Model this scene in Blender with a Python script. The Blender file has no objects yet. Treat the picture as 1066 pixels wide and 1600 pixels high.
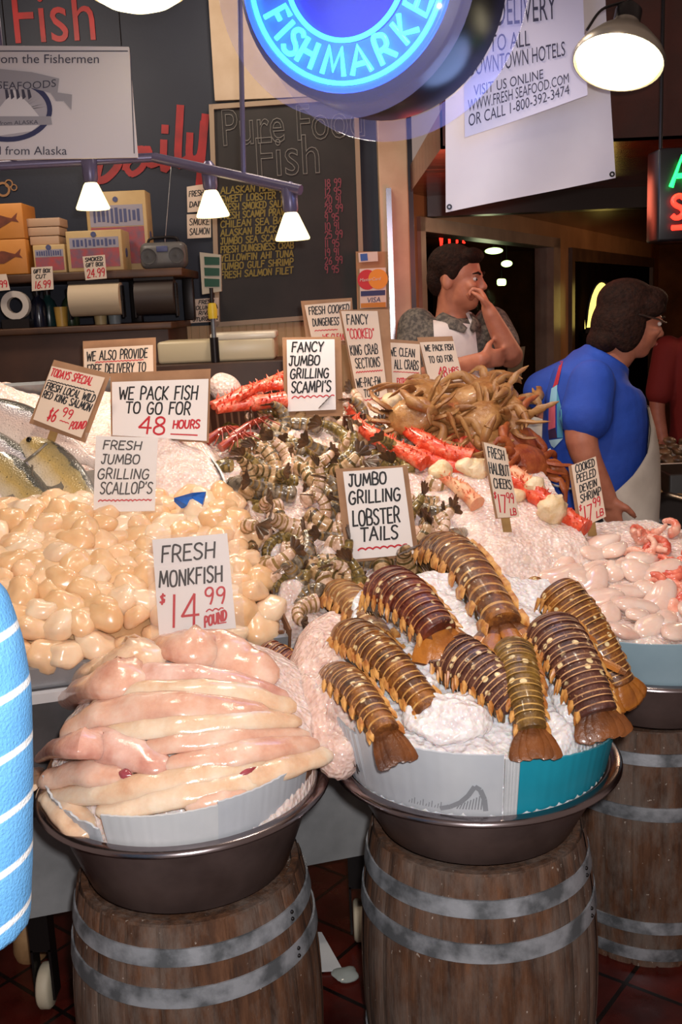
import bpy, bmesh, math, random
from mathutils import Vector as V, Matrix as M, noise as NZ
random.seed(7)
sc = bpy.context.scene
COL = sc.collection
PI = math.pi
# ------------------------------------------------------------ camera
CAM_H, FPX = 1.70, 1600.0
_p, _r = math.radians(11.5), math.radians(2.5)
cF = V((0, math.cos(_p), -math.sin(_p)))
_U0 = V((0, math.sin(_p), math.cos(_p)))
cR = math.cos(_r) * V((1, 0, 0)) - math.sin(_r) * _U0
cU = math.cos(_r) * _U0 + math.sin(_r) * V((1, 0, 0))
cC = V((0, 0, CAM_H))
cam = bpy.data.cameras.new('camera')
cam.sensor_fit = 'VERTICAL'; cam.sensor_height = 36.0; cam.lens = 36.0 * FPX / 1600.0
cam.clip_start = 0.05; cam.clip_end = 60
camo = bpy.data.objects.new('camera', cam); COL.objects.link(camo)
camo.matrix_world = M((cR, cU, -cF)).transposed().to_4x4()
camo.location = cC
sc.camera = camo
# ------------------------------------------------------------ world, exposure, lights
sc.view_settings.view_transform = 'Standard'
sc.view_settings.look = 'None'
sc.view_settings.exposure = 0.18
sc.view_settings.gamma = 1.0
w = bpy.data.worlds.new('world'); sc.world = w; w.use_nodes = True
w.node_tree.nodes['Background'].inputs[0].default_value = (1.0, 0.72, 0.62, 1)
w.node_tree.nodes['Background'].inputs[1].default_value = 0.24

def light(kind, name, loc, energy, col=(1, 1, 1), size=0.1, target=None, spot=None, blend=0.6):
    l = bpy.data.lights.new(name, kind); l.energy = energy; l.color = col
    if kind == 'AREA':
        l.shape = 'DISK'; l.size = size
    else:
        l.shadow_soft_size = size
    if kind == 'SPOT':
        l.spot_size = math.radians(spot or 100); l.spot_blend = blend
    o = bpy.data.objects.new(name, l); COL.objects.link(o); o.location = loc
    if target is not None:
        o.rotation_euler = (V(target) - V(loc)).to_track_quat('-Z', 'Y').to_euler()
    return o
WARM = (1.0, 0.83, 0.66)
# the camera's own flash, just above the lens
light('SPOT', 'camera_flash', (0.05, 0.0, 1.77), 125, (1, 0.95, 0.93), 0.025, (0.06, 2.0, 1.15), 78, 0.5)
# the row of warm market lamps hanging over the counter (lamp bulbs)
light('SPOT', 'market_lamp_light', (-0.55, 2.15, 2.62), 27, WARM, 0.09, (-0.45, 2.4, 1.0), 120, 0.6)
light('SPOT', 'market_lamp_light', (0.45, 2.15, 2.85), 33, WARM, 0.09, (0.4, 2.5, 1.0), 120, 0.6)
light('SPOT', 'market_lamp_light', (0.15, 3.35, 2.95), 36, WARM, 0.09, (0.2, 3.3, 1.2), 120, 0.6)
light('POINT', 'shop_ceiling_light', (-1.4, 3.9, 3.0), 34, WARM, 0.15)
light('POINT', 'shop_ceiling_light', (-0.2, 4.4, 3.1), 18, WARM, 0.15)
light('POINT', 'hall_fill_light', (2.3, 5.0, 2.25), 40, (1, 0.64, 0.4), 0.15)  # added warm light with no visible fixture, brightens the hall ceiling and wall
light('POINT', 'hall_fill_light', (4.2, 7.6, 2.2), 60, (1, 0.62, 0.36), 0.15)  # second added hall light, also without a fixture

# ------------------------------------------------------------ pixel rays -> points of the place
def ray(px, py):
    return cF + cR * ((px - 533) / FPX) - cU * ((py - 800) / FPX)
def at(px, py, Y):
    d = ray(px, py); return cC + d * (Y / d.y)
def atz(px, py, z):
    d = ray(px, py); return cC + d * ((z - CAM_H) / d.z)
def onh(px, py, hf, y0=1.4, y1=5.0):
    "first point of a height field hf(x,y) met by the sight line"
    d = ray(px, py); n = 500
    for i in range(n + 1):
        Y = y0 + (y1 - y0) * i / n
        P = cC + d * (Y / d.y)
        if P.z <= hf(P.x, P.y): return P
    return P
# the sloping display: frame u (along front), v (up the slope), n (normal)
SA, SS = math.radians(15.4), math.radians(22)
SO = V((-.175, 2.397, .90))
Su = V((math.cos(SA), math.sin(SA), 0))
Sv = V((-math.sin(SA) * math.cos(SS), math.cos(SA) * math.cos(SS), math.sin(SS)))
Sn = Su.cross(Sv)
SM = M((Su, Sv, Sn)).transposed()
def st(u, v, h=0): return SO + Su * u + Sv * v + Sn * h
def on(px, py, h=0):
    d = ray(px, py); P0 = SO + Sn * h
    t = (P0 - cC).dot(Sn) / d.dot(Sn); return cC + d * t
def uv(P):
    q = P - SO; return q.dot(Su), q.dot(Sv), q.dot(Sn)

# ------------------------------------------------------------ materials
def lin(c):
    if isinstance(c, str):
        c = c.lstrip('#'); c = [int(c[i:i + 2], 16) / 255 for i in (0, 2, 4)]
    return tuple(((x / 12.92) if x <= .04045 else ((x + .055) / 1.055) ** 2.4) for x in c[:3]) + (1,)
class NT:
    def __init__(s, m): s.t = m.node_tree; s.b = s.t.nodes['Principled BSDF']
    def n(s, typ, **k):
        nd = s.t.nodes.new(typ)
        for a, v in k.items():
            if a.startswith('i_'):
                nd.inputs[a[2:].replace('_', ' ')].default_value = v
            else: setattr(nd, a, v)
        return nd
    def l(s, a, b): s.t.links.new(a, b)
    def co(s, kind='Object'): return s.n('ShaderNodeTexCoord').outputs[kind]
    def ramp(s, fac, stops):
        r = s.n('ShaderNodeValToRGB'); e = r.color_ramp.elements
        while len(e) < len(stops): e.new(.5)
        for q, (p, c) in zip(e, stops): q.position = p; q.color = lin(c) if isinstance(c, (str, tuple)) else (c, c, c, 1)
        s.l(fac, r.inputs[0]); return r.outputs[0]
    def noise(s, scale, det=4, co=None, rough=.55, dist=0):
        nd = s.n('ShaderNodeTexNoise'); nd.inputs['Scale'].default_value = scale
        nd.inputs['Detail'].default_value = det; nd.inputs['Roughness'].default_value = rough; nd.inputs['Distortion'].default_value = dist
        s.l(co if co is not None else s.co(), nd.inputs['Vector']); return nd.outputs[0]
    def mix(s, fac, a, b, mode='MIX'):
        nd = s.n('ShaderNodeMix', data_type='RGBA', blend_type=mode)
        if isinstance(fac, (int, float)): nd.inputs[0].default_value = fac
        else: s.l(fac, nd.inputs[0])
        for i, x in ((6, a), (7, b)):
            if isinstance(x, str): nd.inputs[i].default_value = lin(x)
            else: s.l(x, nd.inputs[i])
        return nd.outputs[2]
    def bump(s, h, strength=.3, dist=.01):
        nd = s.n('ShaderNodeBump'); nd.inputs['Strength'].default_value = strength; nd.inputs['Distance'].default_value = dist
        s.l(h, nd.inputs['Height']); s.l(nd.outputs[0], s.b.inputs['Normal'])
_mats = {}
def mat(name, col, rough=.5, metal=0, col2=None, scale=10, det=4, bump=0, bscale=None, bdist=.01, trans=0, sss=0, sssr=.01,
        coat=0, emit=None, es=0, lo=.35, hi=.65, alpha=1, spec=.5, rough2=None):
    if name in _mats: return _mats[name]
    m = bpy.data.materials.new(name); m.use_nodes = True; t = NT(m); b = t.b
    b.inputs['Base Color'].default_value = lin(col); b.inputs['Roughness'].default_value = rough
    b.inputs['Metallic'].default_value = metal; b.inputs['Transmission Weight'].default_value = trans
    b.inputs['Subsurface Weight'].default_value = sss; b.inputs['Subsurface Scale'].default_value = sssr
    b.inputs['Subsurface Radius'].default_value = (1, .6, .4)
    b.inputs['Coat Weight'].default_value = coat; b.inputs['Coat Roughness'].default_value = .12
    b.inputs['Alpha'].default_value = alpha; b.inputs['Specular IOR Level'].default_value = spec
    if emit is not None:
        b.inputs['Emission Color'].default_value = lin(emit); b.inputs['Emission Strength'].default_value = es
    if col2 is not None:
        nz = t.noise(scale, det)
        t.l(t.ramp(nz, [(lo, col), (hi, col2)]), b.inputs['Base Color'])
        if rough2 is not None: t.l(t.ramp(nz, [(lo, rough), (hi, rough2)]), b.inputs['Roughness'])
    if bump: t.bump(t.noise(bscale or scale * 3, 5), bump, bdist)
    _mats[name] = m; return m

# ------------------------------------------------------------ mesh building
def wm(o):
    m = o.matrix_basis.copy()
    while o.parent: o = o.parent; m = o.matrix_basis @ m
    return m
class MB:
    def __init__(s): s.v = []; s.f = []; s.mi = []; s.uv = None; s.cur = 0
    def add(s, vs, fs):
        k = len(s.v); s.v += [V(p) for p in vs]
        for f in fs: s.f.append(tuple(i + k for i in f)); s.mi.append(s.cur)
        return s
    def box(s, c, size, R=None):
        c = V(c); hx, hy, hz = [q / 2 for q in size]
        vs = [V((x, y, z)) for x in (-hx, hx) for y in (-hy, hy) for z in (-hz, hz)]
        if R is not None: vs = [R @ p for p in vs]
        return s.add([c + p for p in vs], [(0, 1, 3, 2), (4, 6, 7, 5), (0, 4, 5, 1), (2, 3, 7, 6), (0, 2, 6, 4), (1, 5, 7, 3)])
    def rbox(s, c, size, R=None, b=.004, seg=2):
        bm = bmesh.new(); bmesh.ops.create_cube(bm, size=1)
        for q in bm.verts: q.co = V((q.co.x * size[0], q.co.y * size[1], q.co.z * size[2]))
        bmesh.ops.bevel(bm, geom=bm.edges[:] , offset=b, segments=seg, affect='EDGES', profile=.5)
        bm.verts.index_update(); c = V(c)
        s.add([c + ((R @ q.co) if R is not None else q.co) for q in bm.verts], [[x.index for x in f.verts] for f in bm.faces]); bm.free(); return s
    def hexa(s, b, t):
        "b, t: four bottom and four top points in the same order"
        return s.add(list(b) + list(t), [(3, 2, 1, 0), (4, 5, 6, 7)] + [(i, (i + 1) % 4, 4 + (i + 1) % 4, 4 + i) for i in range(4)])
    def tube(s, pts, rad, n=10, sq=1.0, up=None, cap=True, closed=False):
        pts = [V(p) for p in pts]; m = len(pts)
        if isinstance(rad, (int, float)): rad = [rad] * m
        k = len(s.v); ref = V(up) if up is not None else None; prev = None
        for i, p in enumerate(pts):
            a = pts[(i - 1) % m] if (i > 0 or closed) else p
            b = pts[(i + 1) % m] if (i < m - 1 or closed) else p
            t = (b - a); t = t.normalized() if t.length > 1e-9 else V((0, 0, 1))
            if ref is not None: x = ref.cross(t)
            elif prev is None: x = t.orthogonal()
            else: x = prev - t * prev.dot(t)
            if x.length < 1e-6: x = t.orthogonal()
            x.normalize(); prev = x; y = t.cross(x)
            for j in range(n):
                a_ = 2 * PI * j / n
                r_ = rad[i]; r1, r2 = r_ if isinstance(r_, tuple) else (r_, r_ * sq)
                s.v.append(p + x * math.cos(a_) * r1 + y * math.sin(a_) * r2)
        rng = m if closed else m - 1
        for i in range(rng):
            i2 = (i + 1) % m
            for j in range(n):
                j2 = (j + 1) % n
                s.f.append((k + i * n + j, k + i * n + j2, k + i2 * n + j2, k + i2 * n + j)); s.mi.append(s.cur)
        if cap and not closed:
            s.f.append(tuple(k + j for j in reversed(range(n)))); s.f.append(tuple(k + (m - 1) * n + j for j in range(n))); s.mi += [s.cur] * 2
        return s
    def cyl(s, a, b, r, r2=None, n=16): return s.tube([a, b], [r, r if r2 is None else r2], n)
    def lathe(s, prof, n=32, c=(0, 0, 0), R=None, a0=0, a1=2 * PI, cap=False):
        c = V(c); k = len(s.v); full = abs(a1 - a0 - 2 * PI) < 1e-6; cols = n if full else n + 1
        for r, z in prof:
            for j in range(cols):
                a = a0 + (a1 - a0) * j / n; p = V((r * math.cos(a), r * math.sin(a), z))
                s.v.append(c + (R @ p if R is not None else p))
        for i in range(len(prof) - 1):
            for j in range(n):
                j2 = (j + 1) % cols
                s.f.append((k + i * cols + j, k + i * cols + j2, k + (i + 1) * cols + j2, k + (i + 1) * cols + j)); s.mi.append(s.cur)
        if cap:
            s.f.append(tuple(k + j for j in reversed(range(cols)))); s.f.append(tuple(k + (len(prof) - 1) * cols + j for j in range(cols))); s.mi += [s.cur] * 2
        return s
    def ell(s, c, r, R=None, n=16, m=10, nz=0, ns=20, seed=0, power=1.0):
        c = V(c); prof = []; k = len(s.v); vs = []
        for i in range(m + 1):
            th = PI * i / m
            for j in range(n):
                ph = 2 * PI * j / n
                d = V((math.sin(th) * math.cos(ph), math.sin(th) * math.sin(ph), -math.cos(th)))
                if power != 1.0: d = V([math.copysign(abs(q) ** power, q) for q in d])
                q = V((d.x * r[0], d.y * r[1], d.z * r[2]))
                if nz: q *= 1 + nz * NZ.noise(q * ns + V((seed * 3.1, seed * 1.7, 0)))
                vs.append(c + (R @ q if R is not None else q))
        fs = [(i * n + j, i * n + (j + 1) % n, (i + 1) * n + (j + 1) % n, (i + 1) * n + j) for i in range(m) for j in range(n)]
        return s.add(vs, fs)
    def grid(s, fn, nu, nv, flip=False):
        vs = [fn(i / nu, j / nv) for j in range(nv + 1) for i in range(nu + 1)]
        fs = []
        for j in range(nv):
            for i in range(nu):
                a = j * (nu + 1) + i; q = (a, a + 1, a + nu + 2, a + nu + 1); fs.append(q[::-1] if flip else q)
        return s.add(vs, fs)
    def slab(s, quad, th):
        "card: quad TL,TR,BR,BL seen from the front, thickness behind"
        q = [V(p) for p in quad]; n = (q[2] - q[3]).cross(q[0] - q[3]).normalized()
        return s.hexa([p - n * th for p in q], q)
    def prism(s, pts, d):
        "closed outline pts extruded by vector d"
        n = len(pts); p = [V(q) for q in pts]
        return s.add(p + [q + d for q in p], [tuple(range(n))[::-1], tuple(range(n, 2 * n))] + [(i, (i + 1) % n, n + (i + 1) % n, n + i) for i in range(n)])
    def mesh(s, name, mats, smooth=True, Minv=None):
        me = bpy.data.meshes.new(name)
        vs = [Minv @ p for p in s.v] if Minv is not None else s.v
        me.from_pydata([tuple(p) for p in vs], [], s.f)
        for m in (mats if isinstance(mats, (list, tuple)) else [mats]): me.materials.append(m)
        me.polygons.foreach_set('material_index', s.mi)
        me.polygons.foreach_set('use_smooth', [smooth] * len(me.polygons))
        bm = bmesh.new(); bm.from_mesh(me)
        bmesh.ops.remove_doubles(bm, verts=bm.verts, dist=1e-6)
        bmesh.ops.recalc_face_normals(bm, faces=bm.faces)
        if smooth == 'auto' or smooth is True:
            for e in bm.edges:
                if len(e.link_faces) == 2 and e.calc_face_angle(0) > math.radians(50): e.smooth = False
        bm.to_mesh(me); bm.free(); me.update()
        return me
    def build(s, name, mats, parent=None, smooth=True, world=True):
        Mi = wm(parent).inverted() if (parent is not None and world) else None
        o = bpy.data.objects.new(name, s.mesh(name, mats, smooth, Mi)); COL.objects.link(o)
        if parent is not None: o.parent = parent
        return o
def remesh(o, vox, smooth=6, fac=.5):
    "fuse an object's overlapping shells into one continuous surface"
    m = o.modifiers.new('r', 'REMESH'); m.mode = 'VOXEL'; m.voxel_size = vox; m.use_smooth_shade = True
    if smooth:
        k = o.modifiers.new('s', 'SMOOTH'); k.iterations = smooth; k.factor = fac
    dg = bpy.context.evaluated_depsgraph_get(); dg.update()
    me = bpy.data.meshes.new_from_object(o.evaluated_get(dg))
    mats = list(o.data.materials); o.modifiers.clear(); o.data = me
    if not me.materials:
        for q in mats: me.materials.append(q)
    me.polygons.foreach_set('use_smooth', [True] * len(me.polygons)); me.update()
    return o
def tag(o, label, cat, group=None, kind=None):
    if label: o['label'] = label
    if cat: o['category'] = cat
    if group: o['group'] = group
    if kind: o['kind'] = kind
    return o
def thing(name, label, cat, loc=(0, 0, 0), group=None, R=None):
    o = bpy.data.objects.new(name, None); COL.objects.link(o); o.empty_display_size = .05
    o.matrix_basis = M.Translation(V(loc)) @ (R.to_4x4() if R is not None else M.Identity(4))
    return tag(o, label, cat, group)
def struct(o): o['kind'] = 'structure'; return o
def dup(root, mtx, label=None, group=None):
    r = root.copy(); COL.objects.link(r); r.matrix_basis = mtx
    if label: r['label'] = label
    if group: r['group'] = group
    for ch in list(root.children):
        c = ch.copy(); COL.objects.link(c); c.parent = r
        for g in ch.children:
            d = g.copy(); COL.objects.link(d); d.parent = c
    return r
def rotz(a): return M.Rotation(a, 3, 'Z')
def rotx(a): return M.Rotation(a, 3, 'X')
def roty(a): return M.Rotation(a, 3, 'Y')
def frame(x, y=None, z=None):
    "3x3 with given x axis and approximate z"
    x = V(x).normalized(); z = V(z); y = z.cross(x).normalized(); z = x.cross(y)
    return M((x, y, z)).transposed()
def crv(pts, n=6):
    "Catmull-Rom through points"
    p = [V(q) for q in pts]; p = [p[0] * 2 - p[1]] + p + [p[-1] * 2 - p[-2]]; out = []
    for i in range(1, len(p) - 2):
        for k in range(n):
            t = k / n; a, b, c, d = p[i - 1:i + 3]
            out.append(.5 * ((2 * b) + (c - a) * t + (2 * a - 5 * b + 4 * c - d) * t * t + (3 * b - a - 3 * c + d) * t ** 3))
    out.append(p[-2]); return out

# ------------------------------------------------------------ hand lettering (strokes)
_G = {
'A': (.72, ['0,0 .36,1 .72,0', '.14,.36 .6,.36']), 'B': (.62, ['.05,0 .05,1 .4,1 .55,.88 .5,.6 .3,.52 .05,.52', '.3,.52 .58,.4 .6,.15 .42,0 .05,0']),
'C': (.62, ['.6,.85 .45,1 .2,.95 .03,.65 .03,.3 .2,.03 .45,0 .62,.15']), 'D': (.66, ['.05,0 .08,1', '.02,1 .35,.98 .62,.7 .62,.3 .35,.02 .02,0']),
'E': (.55, ['.55,1 .05,1 .03,0 .55,0', '.04,.52 .45,.54']), 'F': (.55, ['.06,0 .08,1 .58,1', '.07,.53 .46,.55']),
'G': (.68, ['.6,.86 .42,1 .18,.93 .03,.6 .05,.25 .22,.02 .48,.02 .62,.2 .62,.45 .38,.45']), 'H': (.66, ['.05,0 .07,1', '.62,0 .64,1', '.06,.5 .63,.52']),
'I': (.2, ['.1,0 .12,1']), 'J': (.5, ['.1,1 .52,1', '.34,1 .34,.25 .25,.03 .1,.05 .02,.22']), 'K': (.6, ['.05,0 .07,1', '.58,1 .08,.45 .6,0']),
'L': (.52, ['.07,1 .05,0 .54,.02']), 'M': (.84, ['.02,0 .12,1 .42,.2 .72,1 .84,0']), 'N': (.68, ['.05,0 .07,1 .6,0 .64,1']),
'O': (.7, ['.35,1 .12,.9 .02,.5 .12,.1 .35,0 .58,.1 .68,.5 .58,.9 .35,1']), 'P': (.58, ['.06,0 .08,1 .42,1 .57,.85 .54,.6 .36,.5 .07,.48']),
'Q': (.7, ['.35,1 .12,.9 .02,.5 .12,.1 .35,0 .58,.1 .68,.5 .58,.9 .35,1', '.42,.25 .7,-.08']), 'R': (.62, ['.06,0 .08,1 .42,1 .56,.85 .52,.6 .36,.5 .07,.48', '.3,.49 .62,0']),
'S': (.58, ['.56,.88 .38,1 .14,.95 .05,.75 .2,.57 .42,.45 .55,.25 .42,.04 .18,0 .02,.13']), 'T': (.64, ['0,1 .66,1', '.33,1 .32,0']),
'U': (.66, ['.04,1 .05,.3 .18,.03 .42,.03 .58,.3 .62,1']), 'V': (.66, ['.02,1 .32,0 .64,1']), 'W': (.9, ['.02,1 .22,0 .45,.75 .68,0 .9,1']),
'X': (.62, ['.02,1 .6,0', '.6,1 .02,0']), 'Y': (.62, ['.02,1 .32,.5 .62,1', '.32,.5 .3,0']), 'Z': (.6, ['.03,1 .6,1 .03,0 .62,0']),
'0': (.6, ['.3,1 .1,.88 .02,.5 .1,.1 .3,0 .5,.1 .58,.5 .5,.88 .3,1']), '1': (.25, ['.12,1 .12,0']), '2': (.58, ['.04,.8 .2,1 .45,.97 .54,.75 .4,.45 .03,0 .58,.02']),
'3': (.56, ['.05,.9 .3,1 .52,.82 .42,.57 .22,.52', '.22,.52 .5,.42 .54,.15 .3,0 .04,.1']), '4': (.66, ['.5,0 .5,1 .03,.35 .68,.35']),
'5': (.56, ['.54,1 .1,1 .07,.58 .34,.62 .54,.42 .5,.12 .25,0 .03,.1']), '6': (.58, ['.5,1 .2,.7 .05,.35 .12,.06 .34,0 .54,.15 .54,.4 .34,.52 .1,.38']),
'7': (.56, ['.03,1 .56,1 .22,0']), '8': (.6, ['.3,.53 .1,.68 .1,.9 .3,1 .5,.9 .5,.68 .3,.53 .06,.38 .05,.12 .3,0 .55,.12 .54,.38 .3,.53']),
'9': (.58, ['.52,.68 .36,.5 .12,.56 .06,.82 .24,1 .46,.95 .54,.7 .5,.3 .4,0']), '$': (.5, ['.46,.8 .25,.88 .07,.74 .2,.52 .42,.4 .4,.18 .2,.1 .03,.2', '.26,1.02 .22,-.05']),
"'": (.16, ['.12,1.05 .05,.85']), '-': (.4, ['.05,.5 .36,.5']), '!': (.2, ['.1,1 .1,.3', '.1,.06 .1,0']), '.': (.2, ['.1,.06 .1,0']), '/': (.5, ['.02,0 .5,1']), '"': (.3, ['.06,1.05 .05,.85', '.22,1.05 .2,.85']),
'@': (.3, ['0,.5 .3,.5']), ' ': (.42, [])}
def strokes(text, x, y, h, wf=1.0, slant=.12, sp=.16, jit=.03, rnd=None):
    "polylines of a text line starting at x, baseline y, letter height h"
    rnd = rnd or random.Random(len(text) * 31 + ord(text[0])); out = []
    for ch in text:
        w, ss = _G.get(ch.upper(), _G[' ']); dy = rnd.uniform(-jit, jit) * h
        for s_ in ss:
            pl = [tuple(float(q) for q in p.split(',')) for p in s_.split()]
            if len(pl) > 3: pl = [(q.x, q.y) for q in crv([V((a, b, 0)) for a, b in pl], 4)] if ch.upper() in 'BCDGJOPQRSU023568 9' else pl
            out.append([(x + (a + slant * b) * h * wf, y + b * h + dy) for a, b in pl])
        x += (w + sp) * h * wf
    return out
def textw(text, h, wf=1.0, sp=.16): return sum((_G.get(c.upper(), _G[' '])[0] + sp) for c in text) * h * wf
_rk = [0]
def ribbon(mb, pl, wd, fn, taper=False):
    "flat ink stroke along 2-D polyline pl; fn maps sheet (x,y) to a point"
    n = len(pl)
    for i in range(n - 1):
        a, b = V(pl[i] + (0,)), V(pl[i + 1] + (0,)); d = b - a
        if d.length < 1e-9: continue
        d.normalize(); s = V((-d.y, d.x, 0)) * wd / 2; e = d * wd * .3
        _rk[0] = (_rk[0] + 1) % 40; zz = .0002 + 2.5e-5 * _rk[0]
        mb.add([fn(p.x, p.y, zz) for p in (a - s - e, b - s + e, b + s + e, a + s - e)], [(0, 1, 2, 3)])
def bezel(text, size, fn, depth=.0008, outline=0, font_w=1.0, align='LEFT', shear=0):
    "printed lettering: Blender's own typeface turned to mesh, mapped by fn(x,y,z)"
    c = bpy.data.curves.new('t', 'FONT'); c.body = text; c.size = size; c.align_x = align; c.shear = shear
    if outline:
        c.fill_mode = 'NONE'; c.bevel_depth = outline; c.bevel_resolution = 0
    else: c.extrude = depth
    c.resolution_u = 3
    o = bpy.data.objects.new('t', c); COL.objects.link(o)
    dg = bpy.context.evaluated_depsgraph_get(); dg.update(); me = bpy.data.meshes.new_from_object(o.evaluated_get(dg))
    mb = MB(); mb.add([fn(q.co.x * font_w, q.co.y, q.co.z) for q in me.vertices], [tuple(p.vertices) for p in me.polygons])
    bpy.data.objects.remove(o); bpy.data.curves.remove(c); bpy.data.meshes.remove(me)
    return mb
# ============================================================ SETTING
# floor: dark red quarry tiles
m = mat('quarry_tile', '#4a1a14', rough=.35); t = NT(m)
mp = t.n('ShaderNodeMapping'); mp.inputs['Rotation'].default_value = (0, 0, math.radians(38)); t.l(t.co(), mp.inputs[0])
bt = t.n('ShaderNodeTexBrick', offset=0.0); t.l(mp.outputs[0], bt.inputs['Vector'])
for k, v in (('Color1', lin('#5a1c14')), ('Color2', lin('#451410')), ('Mortar', lin('#140a09')), ('Scale', 1.0), ('Mortar Size', .006), ('Brick Width', .22), ('Row Height', .22), ('Bias', 0.0)): bt.inputs[k].default_value = v
dirt = t.ramp(t.noise(9, 6), [(.35, '#8a8078'), (.7, '#ffffff')])
t.l(t.mix(.75, bt.outputs[0], dirt, 'MULTIPLY'), t.b.inputs['Base Color'])
t.l(t.ramp(t.noise(14, 4), [(.3, .18), (.7, .5)]), t.b.inputs['Roughness'])
t.bump(bt.outputs['Fac'], .25, -.01)
fl = MB().box((1.5, 5, -.05), (12, 16, .1)).build('floor', m, smooth=False); struct(fl)
M_DARKFLOOR = mat('rubber_mat', '#1a1412', .7, col2='#0e0b0a', scale=6)
fl2 = MB().box((.35, 4.12, .14), (5.5, 1.04, .28)).build('floor_staff_side', M_DARKFLOOR, smooth=False); struct(fl2)

# back wall with painted upper part
m = mat('navy_paint', '#131a2c', .55, col2='#1a2132', scale=3, det=5, bump=.05, bscale=60)
BW = 5.2
struct(MB().box((-1.88, BW + .06, 2.0), (4.6, .12, 4.0)).build('wall_back', m, smooth=False))
m = mat('cream_beadboard', '#c9a878', .5, col2='#bd9a6c', scale=4); t = NT(m)
wv = t.n('ShaderNodeTexWave', bands_direction='X'); wv.inputs['Scale'].default_value = 8; t.l(t.co(), wv.inputs[0]); t.bump(t.ramp(wv.outputs[1], [(.02, 0.0), (.08, 1.0)]), .5, .01)
zb = at(450, 503, BW).z
struct(MB().box((-1.88, BW - .012, zb / 2), (4.6, .024, zb)).build('baseboard_back', m, smooth=False))
# cream wall strip above chalkboard
M_CREAM = mat('cream_paint', '#c8b298', .45, col2='#b89f82', scale=5, det=5)
p0, p1 = at(331, 60, BW), at(560, 60, BW)
struct(MB().box(((p0.x + p1.x) / 2, BW - .02, at(331, 160, BW).z + .7), (p1.x - p0.x, .04, 1.4)).build('trim_1', M_CREAM, smooth=False))
# corner post between shop and window front
xa, xb = at(592, 300, 5.14).x, at(637, 300, 5.14).x
struct(MB().rbox(((xa + xb) / 2, 5.14, 1.9), (xb - xa, .12, 3.8), b=.006).build('trim_2', mat('post_paint', '#d0b394', .4, col2='#b8997a', scale=4, det=6), smooth=False))
xa2 = at(646, 300, 5.14).x
struct(MB().box(((xb + xa2) / 2, 5.16, 1.9), (xa2 - xb - .004, .08, 3.8)).build('trim_3', mat('dark_trim', '#2c2230', .4), smooth=False))

# window front receding to the right
W0 = V((xa2, 5.2, 0)); Wd = V((1.35, 2.8, 0)).normalized(); Wn = V((Wd.y, -Wd.x, 0))     # Wn faces the viewer
def onwall(px, py, off=0):
    d = ray(px, py); P0 = W0 + Wn * off; t_ = (P0 - cC).dot(Wn) / d.dot(Wn); return cC + d * t_
def wz(px, py): q = onwall(px, py); return (q - W0).dot(Wd), q.z
RW = M((Wd, -Wn, V((0, 0, 1)))).transposed()
def wbox(w0, w1, z0, z1, off=0, th=.1): # box on the window wall, front face at offset off toward viewer
    return MB().box(W0 + Wd * ((w0 + w1) / 2) + Wn * (off - th / 2) + V((0, 0, (z0 + z1) / 2)), (w1 - w0, th, z1 - z0), RW)
CZ = wz(646, 303)[1]
wl, wr = .05, wz(872, 420)[0]
wtop, wbot = wz(700, 346)[1], wz(850, 632)[1]
dl, dr, dtop = wz(893, 450)[0], wz(1016, 450)[0], wz(893, 408)[1]
M_WALLR = mat('tan_wall', '#b07c50', .45, col2='#96663e', scale=3, det=5)
wmb = MB()
for a in ((0, wl, 0, CZ), (wl, wr, wtop, CZ), (wl, wr, 0, wbot), (wr, dl, 0, CZ), (dl, dr, dtop, CZ)):
    q = wbox(*a); wmb.add(q.v, q.f)
struct(wmb.build('wall_right', M_WALLR, smooth=False))
struct(wbox(dr + .1, dr + 9, 0, CZ).build('wall_far', mat('orange_panelling', '#8a4e24', .75, col2='#6a3816', scale=5, det=5, spec=.1), smooth=False))
fmb = MB(); fw = .07
for a in ((wl, wr, wtop - fw, wtop), (wl, wr, wbot, wbot + fw), (wl, wl + fw, wbot, wtop), (wr - fw * 3, wr, wbot, wtop)):
    q = wbox(*a, off=.02, th=.14); fmb.add(q.v, q.f)
M_FRAME = mat('window_frame_paint', '#a08674', .35, col2='#8a7060', scale=6)
wi = fmb.build('window_1', M_FRAME, smooth=False); struct(wi)
gl = mat('shop_glass', '#060606', .03, alpha=.14, spec=.8)
wbox(wl + fw, wr - fw * 3, wbot + fw, wtop - fw, off=-.03, th=.008).build('pane', gl, wi, smooth=False)
# dim room behind the pane
rm = MB()
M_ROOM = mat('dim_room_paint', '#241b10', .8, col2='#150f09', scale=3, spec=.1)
for a in ((wl - .3, wr + .4, 0, CZ, -1.6, .08),): q = wbox(*a); rm.add(q.v, q.f)
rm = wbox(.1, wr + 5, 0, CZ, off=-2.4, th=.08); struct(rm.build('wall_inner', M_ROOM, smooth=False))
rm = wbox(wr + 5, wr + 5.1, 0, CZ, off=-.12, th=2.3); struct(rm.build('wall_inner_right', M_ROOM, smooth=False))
rm = wbox(-.02, .03, 0, CZ, off=-.12, th=2.3); struct(rm.build('wall_inner_left', M_ROOM, smooth=False))
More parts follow.
